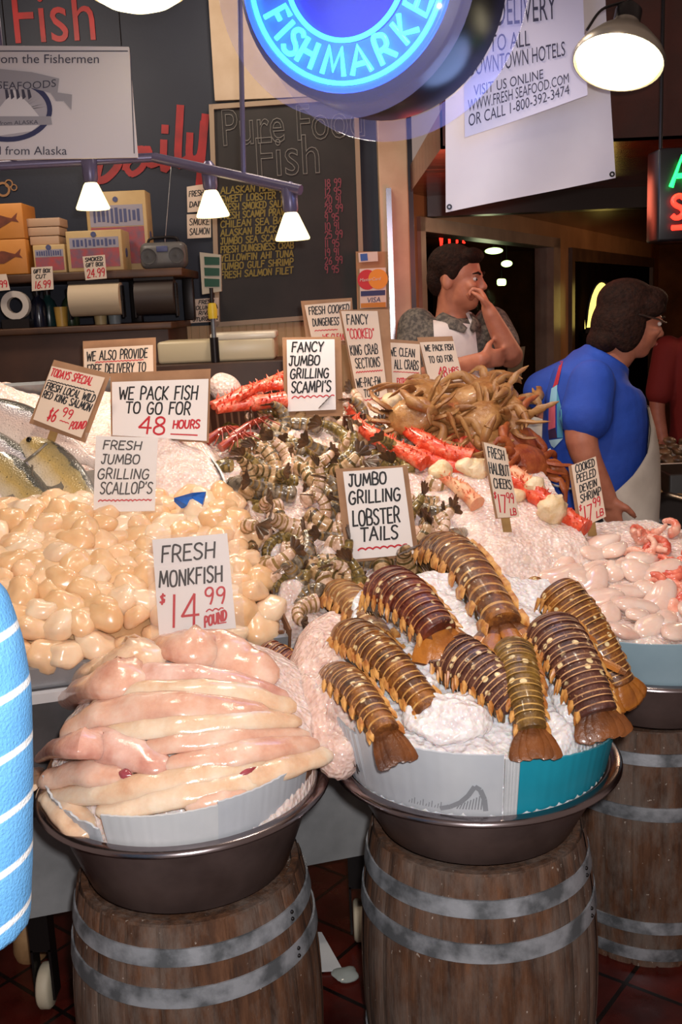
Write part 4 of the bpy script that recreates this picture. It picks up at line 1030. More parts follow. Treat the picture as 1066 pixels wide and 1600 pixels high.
# ---- red prawn antennae/legs along the back left of the scampi
M_RP = mat('red_prawn_shell', '#8a2a1c', .3, col2='#b04a34', scale=25, coat=.4)
for i, (x0, y0, x1, y1) in enumerate(((322, 690, 372, 668), (360, 685, 425, 652), (345, 700, 395, 678))):
    a, b = on(x0, y0, .07), on(x1, y1, .07); r = thing('red_prawn', ('red prawn lying leftmost on the card corner of the scampi tray', 'red prawn pointing up toward the king crab legs by the card corner', 'red prawn half under the other two at the tray corner')[i], 'prawn', a, 'red prawns at the tray corner')
    g = MB(); c_ = crv([a, a.lerp(b, .5) + Sn * .015, b], 6); n = len(c_); g.tube(c_, [.016 * (1 - .6 * k / n) * (.88 + .12 * (k % 3) / 2) for k in range(n)], 10); g.build('body', M_RP, r)
    g = MB()
    for k in range(5):
        p = c_[2 + 2 * k]; g.tube(crv([p, p + Su * (.02 - .008 * k) + Sn * .02 - Sv * .02, p - Sv * .05 + Su * .01 * k], 3), .002, 5)
    g.build('legs', M_RP, r)

# ---- king crab legs
m = mat('king_crab_shell', '#d8452a', .35, coat=.3); t = NT(m)
t.l(t.ramp(t.noise(26, 4), [(.3, '#b8321e'), (.5, '#e05030'), (.72, '#f0a080')]), t.b.inputs['Base Color'])
vv_ = t.n('ShaderNodeTexVoronoi'); vv_.inputs['Scale'].default_value = 75; t.l(t.co(), vv_.inputs[0]); t.bump(vv_.outputs[0], .5, -.006); M_KC = m
M_KCW = mat('crab_meat_white', '#ecd9b8', .4, sss=.3, col2='#d8b888', scale=22, bump=.4, bscale=60); M_KCP = mat('king_crab_pale', '#e8b890', .4, col2='#e07850', scale=20, bump=.3, bscale=60)
def kleg(label, pts, w, mt=None, cut=None, group='king crab legs on the ice'):
    w *= 1.3; P = crv(pts, 8); n = len(P); r = thing('king_crab_leg', label, 'crab leg', P[0], group)
    g = MB(); k1 = n // 2
    g.tube(P[:k1 + 1], [w * (.62 + .45 * (i / k1) ** 2) for i in range(k1 + 1)], 12, .8); g.build('lower_segment', mt or M_KC, r)
    g = MB(); g.tube(P[k1:], [w * (1.12 - .16 * math.sin(PI * i / (n - k1 - 1))) for i in range(n - k1)], 12, .8); g.build('upper_segment', mt or M_KC, r)
    rk = random.Random(n); g = MB()
    for i in range(1, n - 1):
        if i == k1: g.build('spines', mt or M_KC, r); g = MB()
        for q in range(2):
            d = (P[i + 1] - P[i - 1]).normalized(); a = rk.uniform(-1.2, 1.2); x = d.cross(Sn).normalized(); o_ = (Sn * math.cos(a) + x * math.sin(a))
            g.tube([P[i] + o_ * w * .7, P[i] + o_ * w * 1.25], [.0035, .0006], 5)
    g.build('spines', mt or M_KC, r)
    if cut: 
        g = MB(); g.ell(P[-1], (w * cut, w * cut, w * cut), nz=.35, ns=45, n=16, m=10); g.build('shoulder_meat', M_KCW, r)
    return r
def K(*a, h=.10): return [on(x, y, h) for x, y in a]
kleg('king crab leg starting left of the Scampis sign stick, nearest the scampi', K((540, 634), (566, 668), (608, 694), (664, 724), h=.085), .019)
kleg('king crab leg running from the king crab sign to the white chunks', K((604, 648), (640, 674), (688, 702), (738, 716), h=.10), .021)
kleg('long king crab leg lying under the one from the king crab sign', K((575, 672), (630, 702), (690, 724), (745, 736), h=.07), .020, cut=1.5)
kleg('king crab leg rear of the red legs beside the brown crabs', K((628, 640), (680, 668), (730, 690), (772, 706), h=.10), .019)
kleg('pale king crab leg with white end behind the Halibut Cheeks sign', K((690, 745), (722, 765), (746, 788), h=.08), .018, M_KCP)
kleg('king crab leg with thick white cut end right of the Halibut Cheeks sign', K((788, 742), (822, 762), (848, 780), (864, 796), h=.09), .022, cut=1.5)
kleg('king crab leg lowest of the red legs, by the Shrimp sign', K((850, 784), (884, 806), (915, 826), h=.07), .020)
kleg('king crab leg running above the thick white-ended one', K((765, 720), (800, 738), (838, 762), h=.10), .018, M_KCP, cut=1.4)
kleg('upper king crab leg of the pair behind the Scampis sign, at its left', K((332, 634), (385, 614), (446, 590), h=.13), .021)
kleg('lower king crab leg of the pair behind the Scampis sign, at its left', K((338, 640), (394, 630), (446, 624), h=.12), .021)
kleg('short king crab leg crossing the pair at the left of the Scampis sign', K((372, 622), (410, 604), (440, 600), h=.15), .017)
for i, (x, y, s, lab) in enumerate(((734, 730, .042, 'large white crab chunk left of the Halibut Cheeks sign'), (690, 738, .042, 'white crab chunk nearest the Lobster Tails sign'), (799, 722, .030, 'white crab chunk just right of the Halibut Cheeks sign top'), (806, 775, .034, 'white crab chunk below the thick white-ended leg'), (612, 628, .035, 'pale crab chunk just under the king crab sign'), (862, 803, .030, 'white crab chunk closest to the Shrimp sign'))):
    p = on(x, y, .08); tag(MB().ell(p, (s, s * .85, s * .75), SM @ rotz(i), nz=.45, ns=26, seed=i, n=20, m=14).build('crab_chunk', M_KCW), lab, 'crab chunk', 'white crab chunks on the ice')

# ---- dungeness crabs
m = mat('dungeness_shell', '#8e5c30', .4, coat=.3, col2='#b88850', scale=18, det=5, bump=.4, bscale=60); M_DC = m
M_DCL = mat('dungeness_leg', '#b08450', .4, col2='#8a5830', scale=20, bump=.25, bscale=70); M_DCR = mat('dungeness_red', '#8a3a1e', .4, col2='#b06030', scale=18, bump=.4, bscale=60)
def crab(label, P, R, s, mt, mtl):
    r = thing('dungeness_crab', label, 'crab', P, 'dungeness crabs heaped on the ice', R)
    g = MB(); g.ell((0, 0, 0), (.092 * s, .066 * s, .038 * s), n=26, m=12, nz=.12, ns=40)
    for k in range(9):
        a = math.radians(20 + 140 * k / 8); g.tube([(.08 * s * math.cos(a), .052 * s * math.sin(a), 0), (.094 * s * math.cos(a), .062 * s * math.sin(a), .003)], [.006 * s, .001], 5)
    g.build('carapace', mt, r, world=False)
    for sd in (-1, 1):
        g = MB(); g.tube(crv([(.055 * s * sd, .035 * s, 0), (.095 * s * sd, .07 * s, .005), (.075 * s * sd, .115 * s, .0)], 4), [.010 * s, .011 * s, .012 * s, .012 * s, .013 * s, .015 * s, .017 * s, .018 * s, .018 * s], 9)
        g.tube([(.075 * s * sd, .115 * s, .004), (.05 * s * sd, .142 * s, .004), (.03 * s * sd, .15 * s, 0)], [.013 * s, .009 * s, .002], 8); g.tube([(.072 * s * sd, .115 * s, -.008), (.042 * s * sd, .128 * s, -.008), (.024 * s * sd, .14 * s, -.006)], [.008 * s, .006 * s, .002], 8)
        g.build('claw', mtl, r, world=False)
        for k in range(4):
            y0 = (.025 - .02 * k) * s; a = .25 - .38 * k; rk = random.Random(k * 7 + int(P.x * 1000)); a += rk.uniform(-.2, .2); up = rk.uniform(.02, .07) * s
            d = V((math.cos(a) * sd, math.sin(a), 0)); p0 = V((.062 * s * sd, y0, 0))
            a1, a2, a3 = p0 + d * .050 * s + V((0, .004, up * .55)), p0 + d * .082 * s + V((0, -.008, up * .30)), p0 + d * .098 * s + V((0, -.034 * s, -.012))
            q1, q2 = p0.lerp(a1, .86), a1.lerp(a2, .86)
            g = MB(); g.tube([p0, p0.lerp(a1, .4), q1, a1, a1.lerp(a2, .4), q2, a2, a2.lerp(a3, .5), a3], [(w_ * s, w_ * s * .6) for w_ in (.011, .0155, .0135, .0095, .013, .011, .008, .0075, .001)], 8); g.build('leg', mtl, r, world=False)
    return r
rnd = random.Random(21)
CR = [(700, 632, 3.52, 1.0, 'tan crab lowest left in the heap beside the red legs'), (735, 612, 3.62, 1.0, 'tan crab in the middle of the heap under the Pack Fish sign'), (772, 606, 3.66, 1.0, 'orange crab with raised claws at the top of the heap'),
      (792, 640, 3.55, .9, 'orange crab at the right end of the upper heap'), (748, 648, 3.46, .95, 'tan crab front centre of the heap'), (804, 690, 3.30, .95, 'red-brown crab behind the Halibut Cheeks sign top'), (828, 712, 3.22, .85, 'red-brown crab nearest the woman in blue'),
      (660, 600, 3.66, .9, 'tan crab right behind the Clean All Crabs sign'), (645, 640, 3.48, .85, 'tan crab below the Clean All Crabs sign'), (672, 668, 3.38, .8, 'tan crab lying on the red legs left of the heap'), (765, 690, 3.30, .8, 'tan crab lowest in the heap, right of the red legs')]
for i, (x, y, Y, s, lab) in enumerate(CR):
    R = SM @ rotz(rnd.uniform(0, 6.28)) @ rotx(rnd.uniform(-.9, .9) + (.9 if i % 3 == 1 else 0)) @ roty(rnd.uniform(-.6, .6))
    red = 'red-brown' in lab; crab(lab.replace('crab', 'dungeness crab', 1), on(x, y + 10, .135 - .06 * (y > 660)), R, s * 1.12, M_DCR if red else M_DC, M_DCR if red else M_DCL)

# ---- halibut cheeks
M_HC = [mat('halibut_%d' % k, c, .2, sss=.4, sssr=.03, col2=c2, scale=14, coat=.4) for k, (c, c2) in enumerate((('#e8c6b6', '#f0d8cc'), ('#ecd2c4', '#e0b4a4'), ('#e2bcac', '#eed6ca')))]
hproto = []
for k in range(6):
    g = MB(); g.ell((0, 0, 0), (.050 + .006 * (k % 3), .036, .018 + .002 * (k % 2)), n=22, m=12, nz=.35, ns=20, seed=k + 30); hproto.append(g.mesh('halibut_cheek', M_HC[k % 3]))
rnd = random.Random(31)
pts_ = []
for (x0, x1, y) in ((930, 1090, 985), (905, 1090, 962), (900, 1085, 940), (885, 1050, 918), (870, 1040, 898), (840, 1010, 880), (800, 985, 862), (815, 960, 846)):
    x = x0
    while x < x1: pts_.append((x + rnd.uniform(-9, 9), y + rnd.uniform(-7, 7))); x += 46 if y > 900 else 42
for (x, y) in pts_:
    p = onh(x, y, lambda a, b: max(zH(a, b), -9) + .010, 2.0, 3.4)
    place(rnd.choice(hproto), 'halibut_cheek', p, rotx(.28) @ rotz(rnd.uniform(-1, 1) + .6) @ rotx(rnd.uniform(-.35, .35)) @ roty(rnd.uniform(-.35, .35)), rnd.uniform(.8, 1.15), 'wet pale pink halibut cheek in the heap at the right', 'halibut cheek', 'halibut cheeks in the right basin')
# ---- cooked shrimp, right edge
M_CS = [mat('cooked_shrimp_pink', '#e89880', .3, col2='#f0c0aa', scale=30, coat=.3), mat('cooked_shrimp_red', '#c8402c', .3, col2='#e88068', scale=26, coat=.3), mat('cooked_shrimp_pale', '#ecb8a0', .3, col2='#e07860', scale=30, coat=.3)]
cproto = []
for k in range(3):
    b, f = shrimp_meshes(k, 3.2 + .4 * k, .07, .013); b.mi = [0] * len(b.mi); cproto.append(b.mesh('cooked_shrimp', M_CS[k]))
rnd = random.Random(5)
for i in range(46):
    t_ = i / 46; y = 832 + 108 * t_ + rnd.uniform(-4, 4); x = 1008 + rnd.random() * 75 + (1 - t_) * -20 + t_ * 20
    p = onh(x, y, lambda a, b: zH(a, b) + .012, 2.0, 3.4)
    place(rnd.choice(cproto), 'cooked_shrimp', p, rotx(.3) @ rotz(rnd.uniform(0, 6.28)) @ rotx(rnd.uniform(-1, 1)), rnd.uniform(.9, 1.25), 'pink cooked shrimp in the heap at the right edge', 'shrimp', 'cooked shrimp at the right edge')

for (x, y, Y, s_, lab) in ((18, 632, 3.55, .075, 'pale lump of ice behind the salmon at the left edge'), (350, 606, 3.72, .055, 'cream lit lump of ice left of the king crab pair')):
    p = at(x, y, Y); g = MB(); g.ell(p, (s_ * 1.1, s_ * .8, s_), n=30, m=20, nz=.25, ns=14); tag(g.build('ice_lump', M_ICE), lab, 'ice')
# ============================================================ LOBSTER TAILS
def lobmat(name, dark, mid, warm, stripe):
    m = mat(name, mid, .42, coat=.15); t = NT(m); co = t.co()
    n1 = t.noise(24, 7, co, .7); base = t.ramp(n1, [(.32, dark), (.5, mid), (.64, warm)])
    v_ = t.n('ShaderNodeTexVoronoi'); v_.inputs['Scale'].default_value = 38; v_.inputs['Randomness'].default_value = 1; t.l(co, v_.inputs[0])
    spots = t.ramp(v_.outputs['Distance'], [(.22, 1.0), (.28, 0.0)])
    sel = t.ramp(t.noise(20, 1, co), [(.47, 0.0), (.52, 1.0)])
    mm = t.n('ShaderNodeMath', operation='MULTIPLY'); t.l(spots, mm.inputs[0]); t.l(sel, mm.inputs[1])
    fine = t.ramp(t.noise(130, 3, co), [(.64, 0.0), (.70, .6)])
    c = t.mix(fine, base, stripe); t.l(t.mix(mm.outputs[0], c, '#e8d2a0'), t.b.inputs['Base Color'])
    t.bump(t.noise(75, 6, co), .55, .006)
    l = mat(name + '_lip', stripe, .4, coat=.25, col2=warm, scale=34, lo=.4, hi=.7)
    return m, l
LOB = {'brown': lobmat('lobster_shell_brown', '#3a2010', '#6e3f1c', '#a06428', '#d9a860'), 'red': lobmat('lobster_shell_red', '#33120e', '#5c2318', '#7e3a22', '#c88a50'),
       'purple': lobmat('lobster_shell_purple', '#2c1612', '#553028', '#6e4636', '#d0a070'), 'amber': lobmat('lobster_shell_amber', '#5a3616', '#935c26', '#b8823c', '#e0bc7c'), 'olive': lobmat('lobster_shell_olive', '#3c2a10', '#6c4c1c', '#8c6a2c', '#c89c54')}
M_SPINE = mat('lobster_side_spines', '#a8642c', .4, col2='#d8a058', scale=40, lo=.4, hi=.6)
M_FAN = mat('lobster_fan', '#90501c', .35, col2='#bc7428', scale=16, coat=.3, bump=.25, bscale=90)
M_FAND = mat('lobster_fan_dark', '#4c2812', .4, col2='#7a451c', scale=20, coat=.2, bump=.3, bscale=80)
M_LMEAT = mat('lobster_meat', '#e2c2a8', .3, sss=.3, col2='#d0a488', scale=16)
M_FRINGE = mat('lobster_fringe', '#2a1c10', .6, col2='#5a4020', scale=30)
def lobster(label, head, tail, wpx, kind, nrm, fan=1.0, spread=.55, arch=.10, fdroop=.3, tw=.62, meat=False, rings=10, fdark=False):
    d = tail - head; L = d.length; dist = ((head + tail) / 2 - cC).length
    w_ = wpx / 2 / FPX * dist; R = frame(d, None, nrm)
    root = thing('lobster_tail', label, 'lobster tail', head, 'lobster tails on ice', R)
    shell, lip = LOB[kind]; mb = MB(); sub = 9; K_ = 22
    spine = lambda t_: (t_ * L, arch * L * (math.sin(PI * (t_ * .92 + .06)) - .4) )
    rows = []
    for i in range(rings * sub + 1):
        t_ = i / (rings * sub); s_ = (t_ * rings) % 1 if i < rings * sub else 1
        wid = w_ * ((1 - (1 - tw) * t_ ** 1.25)) * (.80 + .20 * min(1, t_ * 9) ** .6)
        k = .955 + .06 * s_ ** .8
        if i and i % sub == 0 and i < rings * sub: rows.append((t_ - .15 / (rings * sub), wid * 1.02, 1))
        rows.append((t_, wid * k if i % sub else wid * .945, 0))
    vs = []
    for (t_, wd, _) in rows:
        x, z = spine(t_); sl = (spine(t_ + .01)[1] - spine(t_ - .01)[1]) / (.02 * L)
        for j in range(K_):
            a = -.35 + (PI + .7) * j / (K_ - 1)
            y = wd * math.cos(a); h = wd * .82 * math.sin(a)
            if math.sin(a) < 0: h *= .6
            if j == 0 or j == K_ - 1: y *= .55; h = -wd * .34
            bow = .10 * wd * (math.sin(a))          # ring edges bow toward the fan on top
            vs.append((x - h * sl + bow, y, z + h))
    n = len(rows); fs, mi = [], []
    for i in range(n - 1):
        isl = (rows[i + 1][2] == 1) or (rows[i + 1][0] * rings % 1 > .90 and rows[i][2] == 0) or (.45 < (rows[i + 1][0] * rings) % 1 < .56)
        for j in range(K_):
            fs.append((i * K_ + j, i * K_ + (j + 1) % K_, (i + 1) * K_ + (j + 1) % K_, (i + 1) * K_ + j)); mi.append(1 if isl and j < K_ - 1 else 0)
    fs += [tuple(range(K_))[::-1], tuple((n - 1) * K_ + j for j in range(K_))]; mi += [0, 0]
    mb.add(vs, fs); mb.mi = mi; mb.build('shell', [shell, lip], root, world=False)
    rk = random.Random(int(wpx * 7) + len(label))
    for sd in (-1, 1):
        g = MB()
        for i in range(1, rings + 1):
            t_ = (i - .15) / rings; x, z = spine(t_); wd = w_ * (1 - (1 - tw) * t_ ** 1.25)
            for q in range(2):
                p = V((x - q * L * .035, sd * wd * .93, z + wd * (.16 - .22 * q))); e = p + V((L * .045, sd * wd * rk.uniform(.18, .36), -wd * rk.uniform(.25, .5)))
                g.tube([p - V((L * .02, 0, 0)), p.lerp(e, .5) + V((0, sd * wd * .05, 0)), e], [(L * .022, .006), (L * .016, .005), (.001, .001)], 6)
        g.build('side_spines', M_SPINE, root, world=False); g = MB()
        for i in range(rings * 2):
            t_ = (i + .5) / (rings * 2); x, z = spine(t_); wd = w_ * (1 - (1 - tw) * t_ ** 1.25)
            p = V((x, sd * wd * .78, z - wd * .2)); g.tube([p, p + V((L * .03, sd * wd * .2, -wd * .3)), p + V((L * .05 + rk.uniform(-.01, .01), sd * wd * .12, -wd * .52))], [.004, .003, .001], 5)
        g.build('fringe', M_FRINGE, root, world=False)
    if fan:
        x, z = spine(1.0); e = V((x - L * .015, 0, z + w_ * tw * .25)); fl_ = L * .29 * fan
        for q in (-1, -.5, 0, .5, 1):
            a = q * spread; wd = w_ * tw * (.60 if q == 0 else .54); y0 = q * w_ * tw * .75
            p0 = e + V((-.005, y0 * .7, -abs(q) * w_ * .10)); dd = V((math.cos(a), math.sin(a), -fdroop - .1 * abs(q))).normalized()
            pts = [p0 + dd * fl_ * k_ + V((0, 0, -fdroop * .25 * fl_ * k_ * k_)) for k_ in (0, .2, .5, .8, .95, 1.0)]
            g = MB(); g.tube(pts, [(wd * .55, .006), (wd * .8, .006), (wd * 1.0, .004), (wd * 1.0, .003), (wd * .86, .002), (wd * .55, .001)], 12, up=(0, 0, 1))
            g.mi = [1 if (fi // 12) in (0, 4) else 0 for fi in range(len(g.f) - 2)] + [1, 1]
            g.build('fan_blade', [M_FAND if fdark else M_FAN, M_FAND], root, world=False)
    if meat:
        x, z = spine(0); g = MB(); g.ell((x, 0, z + w_ * .08), (L * .05, w_ * .78, w_ * .5), nz=.2, ns=30, n=16, m=10); g.build('meat', M_LMEAT, root, world=False)
    return root
LN = V((-.05, -.42, 1)).normalized()
def LP(px, py, h): return onh(px, py, lambda x, y: zL(x, y) + h, 1.5, 2.75)
def LT(label, hx, hy, tx, ty, w, kind, hh, ht, nrm=LN, **k): return lobster(label, LP(hx, hy, hh), at(tx, ty, ht) if ht > 1 else LP(tx, ty, ht), w, kind, nrm, **k)
LT('amber lobster tail at the far left back, half under the brown-striped one', 512, 930, 604, 1012, 66, 'amber', .035, .03, fan=0, meat=True)
LT('brown lobster tail in the left middle with pale spots and no fan showing', 540, 985, 672, 1104, 74, 'brown', .055, .045, fan=0, rings=11, meat=True)
LT('small brown lobster tail lowest at the left, its fan over the liner', 516, 1052, 602, 1136, 66, 'brown', .05, 1.715, rings=9, fdark=True, spread=.25, fan=.62, fdroop=.6)
LT('amber-brown lobster tail furthest back, under the Lobster Tails sign', 672, 856, 786, 958, 80, 'brown', .05, .065, spread=.95, fan=1.1, rings=10, meat=True)
LT('big dark red lobster tail left of centre with an orange fan band', 600, 914, 686, 984, 92, 'red', .075, .10, spread=1.0, fan=.78, fdroop=.6, rings=9)
LT('olive lobster tail pointing down at the front over the blue liner', 800, 1010, 832, 1136, 68, 'olive', .04, 1.69, rings=9, fdark=True, spread=.4, fan=.9)
LT('dark purple lobster tail in the centre, lying across the olive one', 690, 1015, 808, 1098, 92, 'purple', .03, .06, fan=0, rings=10)
LT('brown lobster tail at the right side, half covered with ice, fan spread', 868, 918, 972, 1066, 72, 'brown', .06, .05, rings=11, spread=.7, fan=.95)
LT('purple-brown lobster tail right of centre, fan hanging over the blue liner', 858, 978, 936, 1112, 92, 'purple', .07, 1.76, rings=10, fdark=True, spread=.45, fan=.85)
lobster('dark red lobster tail tip poking out behind the monkfish', at(412, 1022, 2.26), at(468, 1050, 2.20), 58, 'red', LN, fan=0, rings=6)
lobster('small amber tail end showing behind the right-hand lobster tail', at(828, 912, 2.45), at(862, 930, 2.40), 34, 'amber', LN, fan=0, rings=4)
# loose ice heaped over and between the tails
for i, (x, y, rx, ry, lab) in enumerate(((700, 1122, .085, .06, 'white ice heap at the front of the lobster basin between two tails'), (930, 990, .028, .10, 'white ice strip lying on the right-hand lobster tail'), (880, 1090, .024, .06, 'white ice heap left of the purple-brown lobster tail'), (655, 1050, .03, .07, 'white ice between the brown and dark red lobster tails'))):
    p = LP(x, y, .02); R = frame((1, -.5, -.2) if i else (1, 0, 0), None, LN) @ rotz((0, -.9, -1.0, -.8)[i])
    g = MB(); g.ell(p, (rx if i == 0 else ry, ry if i == 0 else rx, (.034, .045, .016, .025)[i]), R, n=72, m=44, nz=.22, ns=12, seed=i)
    for k_ in range(len(g.v)): q = g.v[k_]; g.v[k_] = q + LN * .03 * bumpy(q.x * 1.2, (q.y + q.z) * 1.2, i)
    tag(g.build('ice_heap', M_ICEW), lab, 'ice', kind='stuff')

# ============================================================ MONKFISH FILLETS
def monkmat(name, a, b, c_):
    m = mat(name, a, .2, sss=.35, sssr=.03, coat=.3); t = NT(m)
    t.l(t.ramp(t.noise(11, 5, rough=.6), [(.3, c_), (.5, a), (.68, b)]), t.b.inputs['Base Color']); t.bump(t.noise(38, 5), .25, .008); return m
M_MK = [monkmat('monkfish_flesh_pink', '#e4b49c', '#f0d0bc', '#cf8f78'), monkmat('monkfish_flesh_cream', '#e8c4a4', '#f2dcc4', '#d09c78'), monkmat('monkfish_flesh_rose', '#deaa98', '#efcabc', '#c07c6c')]
M_BRUISE = mat('dark_red_flesh', '#8a3038', .25, col2='#b86068', scale=20, coat=.4)
def MP(x, y, h): return onh(x, y, lambda a, b: zM(a, b) + h, 1.4, 2.8)
def fillet(label, pts, w, mt, lift=.008, flat=.55, tip=.35, bruise=None):
    P = crv([MP(0 + x / 1.9036, 980 + y / 1.9036, lift) for x, y in pts], 7); n = len(P); dist = (P[n // 2] - cC).length
    hw = w / 1.9036 / 2 / FPX * dist * 1.3; r = thing('monkfish_fillet', label, 'monkfish fillet', P[0], 'monkfish fillets in the left basin')
    rad = []
    for i in range(n):
        t_ = i / (n - 1); k = (tip + (1 - tip) * math.sin(PI * (.10 + .80 * t_)) ** .7) * (1 + .16 * NZ.noise(V((t_ * 5, w, len(label))))); k *= min(1, (min(t_, 1 - t_) * n + .45) / 1.6) ** .5
        rad.append((hw * k, hw * k * flat))
    g = MB(); nn = 16; up = V((-.0, -.55, .83)).normalized(); g.tube(P, rad, nn, up=up)
    for k_ in range(len(g.v)):
        q = g.v[k_]; g.v[k_] = q + up * hw * .22 * NZ.noise(q * 24) 
    g.build('flesh', M_MK[mt], r)
    if bruise:
        B = crv([MP(x / 1.9036, 980 + y / 1.9036, lift + hw * flat * .8) for x, y in bruise], 5); g = MB(); g.tube(B, [(hw * .38 * max(.15, math.sin(PI * i / (len(B) - 1))), hw * .22 * max(.15, math.sin(PI * i / (len(B) - 1)))) for i in range(len(B))], 10, up=up); g.build('bruised_edge', M_BRUISE, r)
    return r
FL = [('broad pale fillet draped at the back top of the pile', [(400, 62), (520, 52), (640, 66), (740, 120), (820, 165)], 110, 0, 0),
 ('long fillet sweeping down the left back of the pile', [(470, 70), (350, 115), (230, 175), (110, 265), (60, 360)], 110, 1, .002),
 ('fillet second from the back, left side, ending at the blue-striped sleeve', [(430, 130), (300, 165), (190, 235), (110, 320), (80, 420)], 90, 0, .010),
 ('fillet curving across the back right of the pile', [(330, 150), (480, 145), (640, 165), (780, 200), (860, 225)], 78, 2, .010),
 ('long fillet running across the upper middle to the right', [(265, 245), (400, 200), (580, 195), (740, 205), (880, 240)], 70, 1, .016),
 ('plump rosy fillet with a blunt left end in the middle', [(185, 318), (290, 262), (460, 240), (640, 245), (800, 260)], 84, 0, .020),
 ('fillet with a grey silvery right end at the right of the middle', [(270, 330), (430, 305), (600, 292), (760, 275), (895, 282)], 62, 1, .024),
 ('slim fillet under the silvery ended one, to the right', [(420, 362), (560, 340), (720, 322), (920, 320)], 56, 0, .022),
 ('fillet at the left edge beside the blue-striped sleeve', [(120, 330), (95, 400), (95, 480)], 60, 1, .012),
 ('bent rosy fillet lying left of centre, dipping at its right end', [(95, 405), (190, 352), (310, 352), (410, 385), (500, 430)], 84, 2, .026),
 ('long fillet at centre right with pink ribbing', [(490, 412), (640, 392), (790, 362), (945, 345)], 68, 0, .030),
 ('short fillet with a red tip at lower left', [(120, 455), (240, 432), (330, 440), (395, 442)], 72, 0, .030),
 ('long lower fillet with a dark red bruise at its right', [(120, 505), (290, 490), (470, 468), (640, 430), (800, 405)], 66, 1, .034),
 ('lowest right fillet resting on the torn white liner', [(620, 470), (760, 440), (880, 405), (985, 375)], 66, 1, .034),
 ('fillet hanging down over the liner at the lower left', [(140, 500), (200, 550), (235, 590), (262, 630)], 74, 1, .030),
 ('front fillet lying along the white liner edge', [(290, 545), (420, 520), (550, 490), (690, 462), (830, 440)], 74, 1, .040),
 ('stubby front fillet end just above the liner, right of centre', [(540, 520), (640, 500), (740, 478)], 74, 0, .042)]
for i, (lab, pts, wd, mt, lf) in enumerate(FL):
    br = [(690, 448), (740, 425), (795, 408)] if 'bruise' in lab else ([(352, 432), (392, 440)] if 'red tip' in lab else None)
    fillet('monkfish ' + lab, pts, wd, mt, lf, bruise=br)
# ============================================================ HANDWRITTEN SIGNS
M_SHEET = mat('sign_paper', '#e9e4e2', .6); M_BACK = mat('sign_backing_card', '#a8805e', .7, col2='#987050', scale=12)
M_SHEETW = mat('sign_paper_warm', '#dcc8b4', .6)
M_INK = mat('black_marker', '#141216', .6); M_INKR = mat('red_marker', '#c01c2c', .6)
M_SLEEVE = mat('plastic_sleeve', '#e8e0dc', .08, alpha=.05, spec=.6); M_STICK = mat('wooden_stick', '#b08c50', .6, col2='#987440', scale=20)
def wavy(x0, x1, y, amp, per): return [(x0 + (x1 - x0) * i / 40, y + amp * abs(math.sin(i / 40 * (x1 - x0) / per * PI)) ) for i in range(41)]
def sign(label, q, back, Y, lines, lw=3.0, stick=None, lean=.02, sleeve=None, paper=None, backmat=None, group='handwritten card signs'):
    base = at(*q[3], Y); root = thing('price_sign', label, 'sign', base, group)
    P = [at(*q[0], Y + lean), at(*q[1], Y + lean), at(*q[2], Y), at(*q[3], Y)]
    n = (P[2] - P[3]).cross(P[0] - P[3]).normalized()
    W_ = ((q[1][0] - q[0][0]) + (q[2][0] - q[3][0])) / 2; H_ = (math.hypot(q[3][0] - q[0][0], q[3][1] - q[0][1]) + math.hypot(q[2][0] - q[1][0], q[2][1] - q[1][1])) / 2
    sx = math.hypot(q[1][0] - q[0][0], q[1][1] - q[0][1])
    W_ = sx
    def curl(x, y): return .004 * math.sin(PI * x) 
    def fn(x, y, z=0):
        a, b = x / W_, 1 - y / H_
        return P[0].lerp(P[1], a).lerp(P[3].lerp(P[2], a), b) + n * (curl(a, b) + .0015 + z)
    g = MB(); g.grid(lambda a, b: fn(a * W_, (1 - b) * H_, 0), 10, 4); g.grid(lambda a, b: fn(a * W_, (1 - b) * H_, -.0012), 10, 4, True)
    g.build('paper', paper or M_SHEET, root)
    if back:
        B = [at(*back[0], Y + lean + .004), at(*back[1], Y + lean + .004), at(*back[2], Y + .004), at(*back[3], Y + .004)]
        B = [p - n * .004 for p in B]; MB().slab(B, .003).build('backing_card', backmat or M_BACK, root, smooth=False)
    if sleeve:
        S = [at(*sleeve[0], Y + lean), at(*sleeve[1], Y + lean), at(*sleeve[2], Y), at(*sleeve[3], Y)]
        g = MB(); g.slab([p + n * .0075 for p in S], .0006); g.slab([p - n * .003 for p in S], .0006) if not back else None; g.build('plastic_sleeve', M_SLEEVE, root, smooth=False)
    ink, red = MB(), MB()
    for L in lines:
        if L[0] == '~':
            _, x0, x1, y, amp, per, wd = L[:7]; ribbon(red if len(L) < 8 else ink, wavy(x0 * W_, x1 * W_, (1 - y) * H_, amp * H_, per * W_), wd, fn)
        else:
            text, x0, y, h, c_, x1 = L[:6]; hh = h * H_; wf = (x1 - x0) * W_ / max(1e-6, textw(text, hh)); up = L[6] if len(L) > 6 else 0
            for pl in strokes(text, x0 * W_, (1 - y) * H_, hh, wf, .12):
                pl = [(x, yy + up * (x - x0 * W_)) for x, yy in pl]; ribbon(red if c_ == 'r' else ink, pl, lw * (1.25 if c_ == 'r' and h > .2 else 1), fn)
    if ink.v: ink.build('lettering', M_INK, root, smooth=False)['kind'] = 'stuff'
    if red.v: red.build('red_lettering', M_INKR, root, smooth=False)['kind'] = 'stuff'
    if stick:
        (xa, ya), (xb, yb) = stick; a, b = at(xa, ya, Y + .012), at(xb, yb, Y + .012); a -= n * .006; b -= n * .006
        x = Vx = (at(xa + 7, ya, Y) - at(xa, ya, Y)); MB().hexa([b - x, b + x, b + x - n * .003, b - x - n * .003], [a - x, a + x, a + x - n * .003, a - x - n * .003]).build('stick', M_STICK, root, smooth=False)
    return root
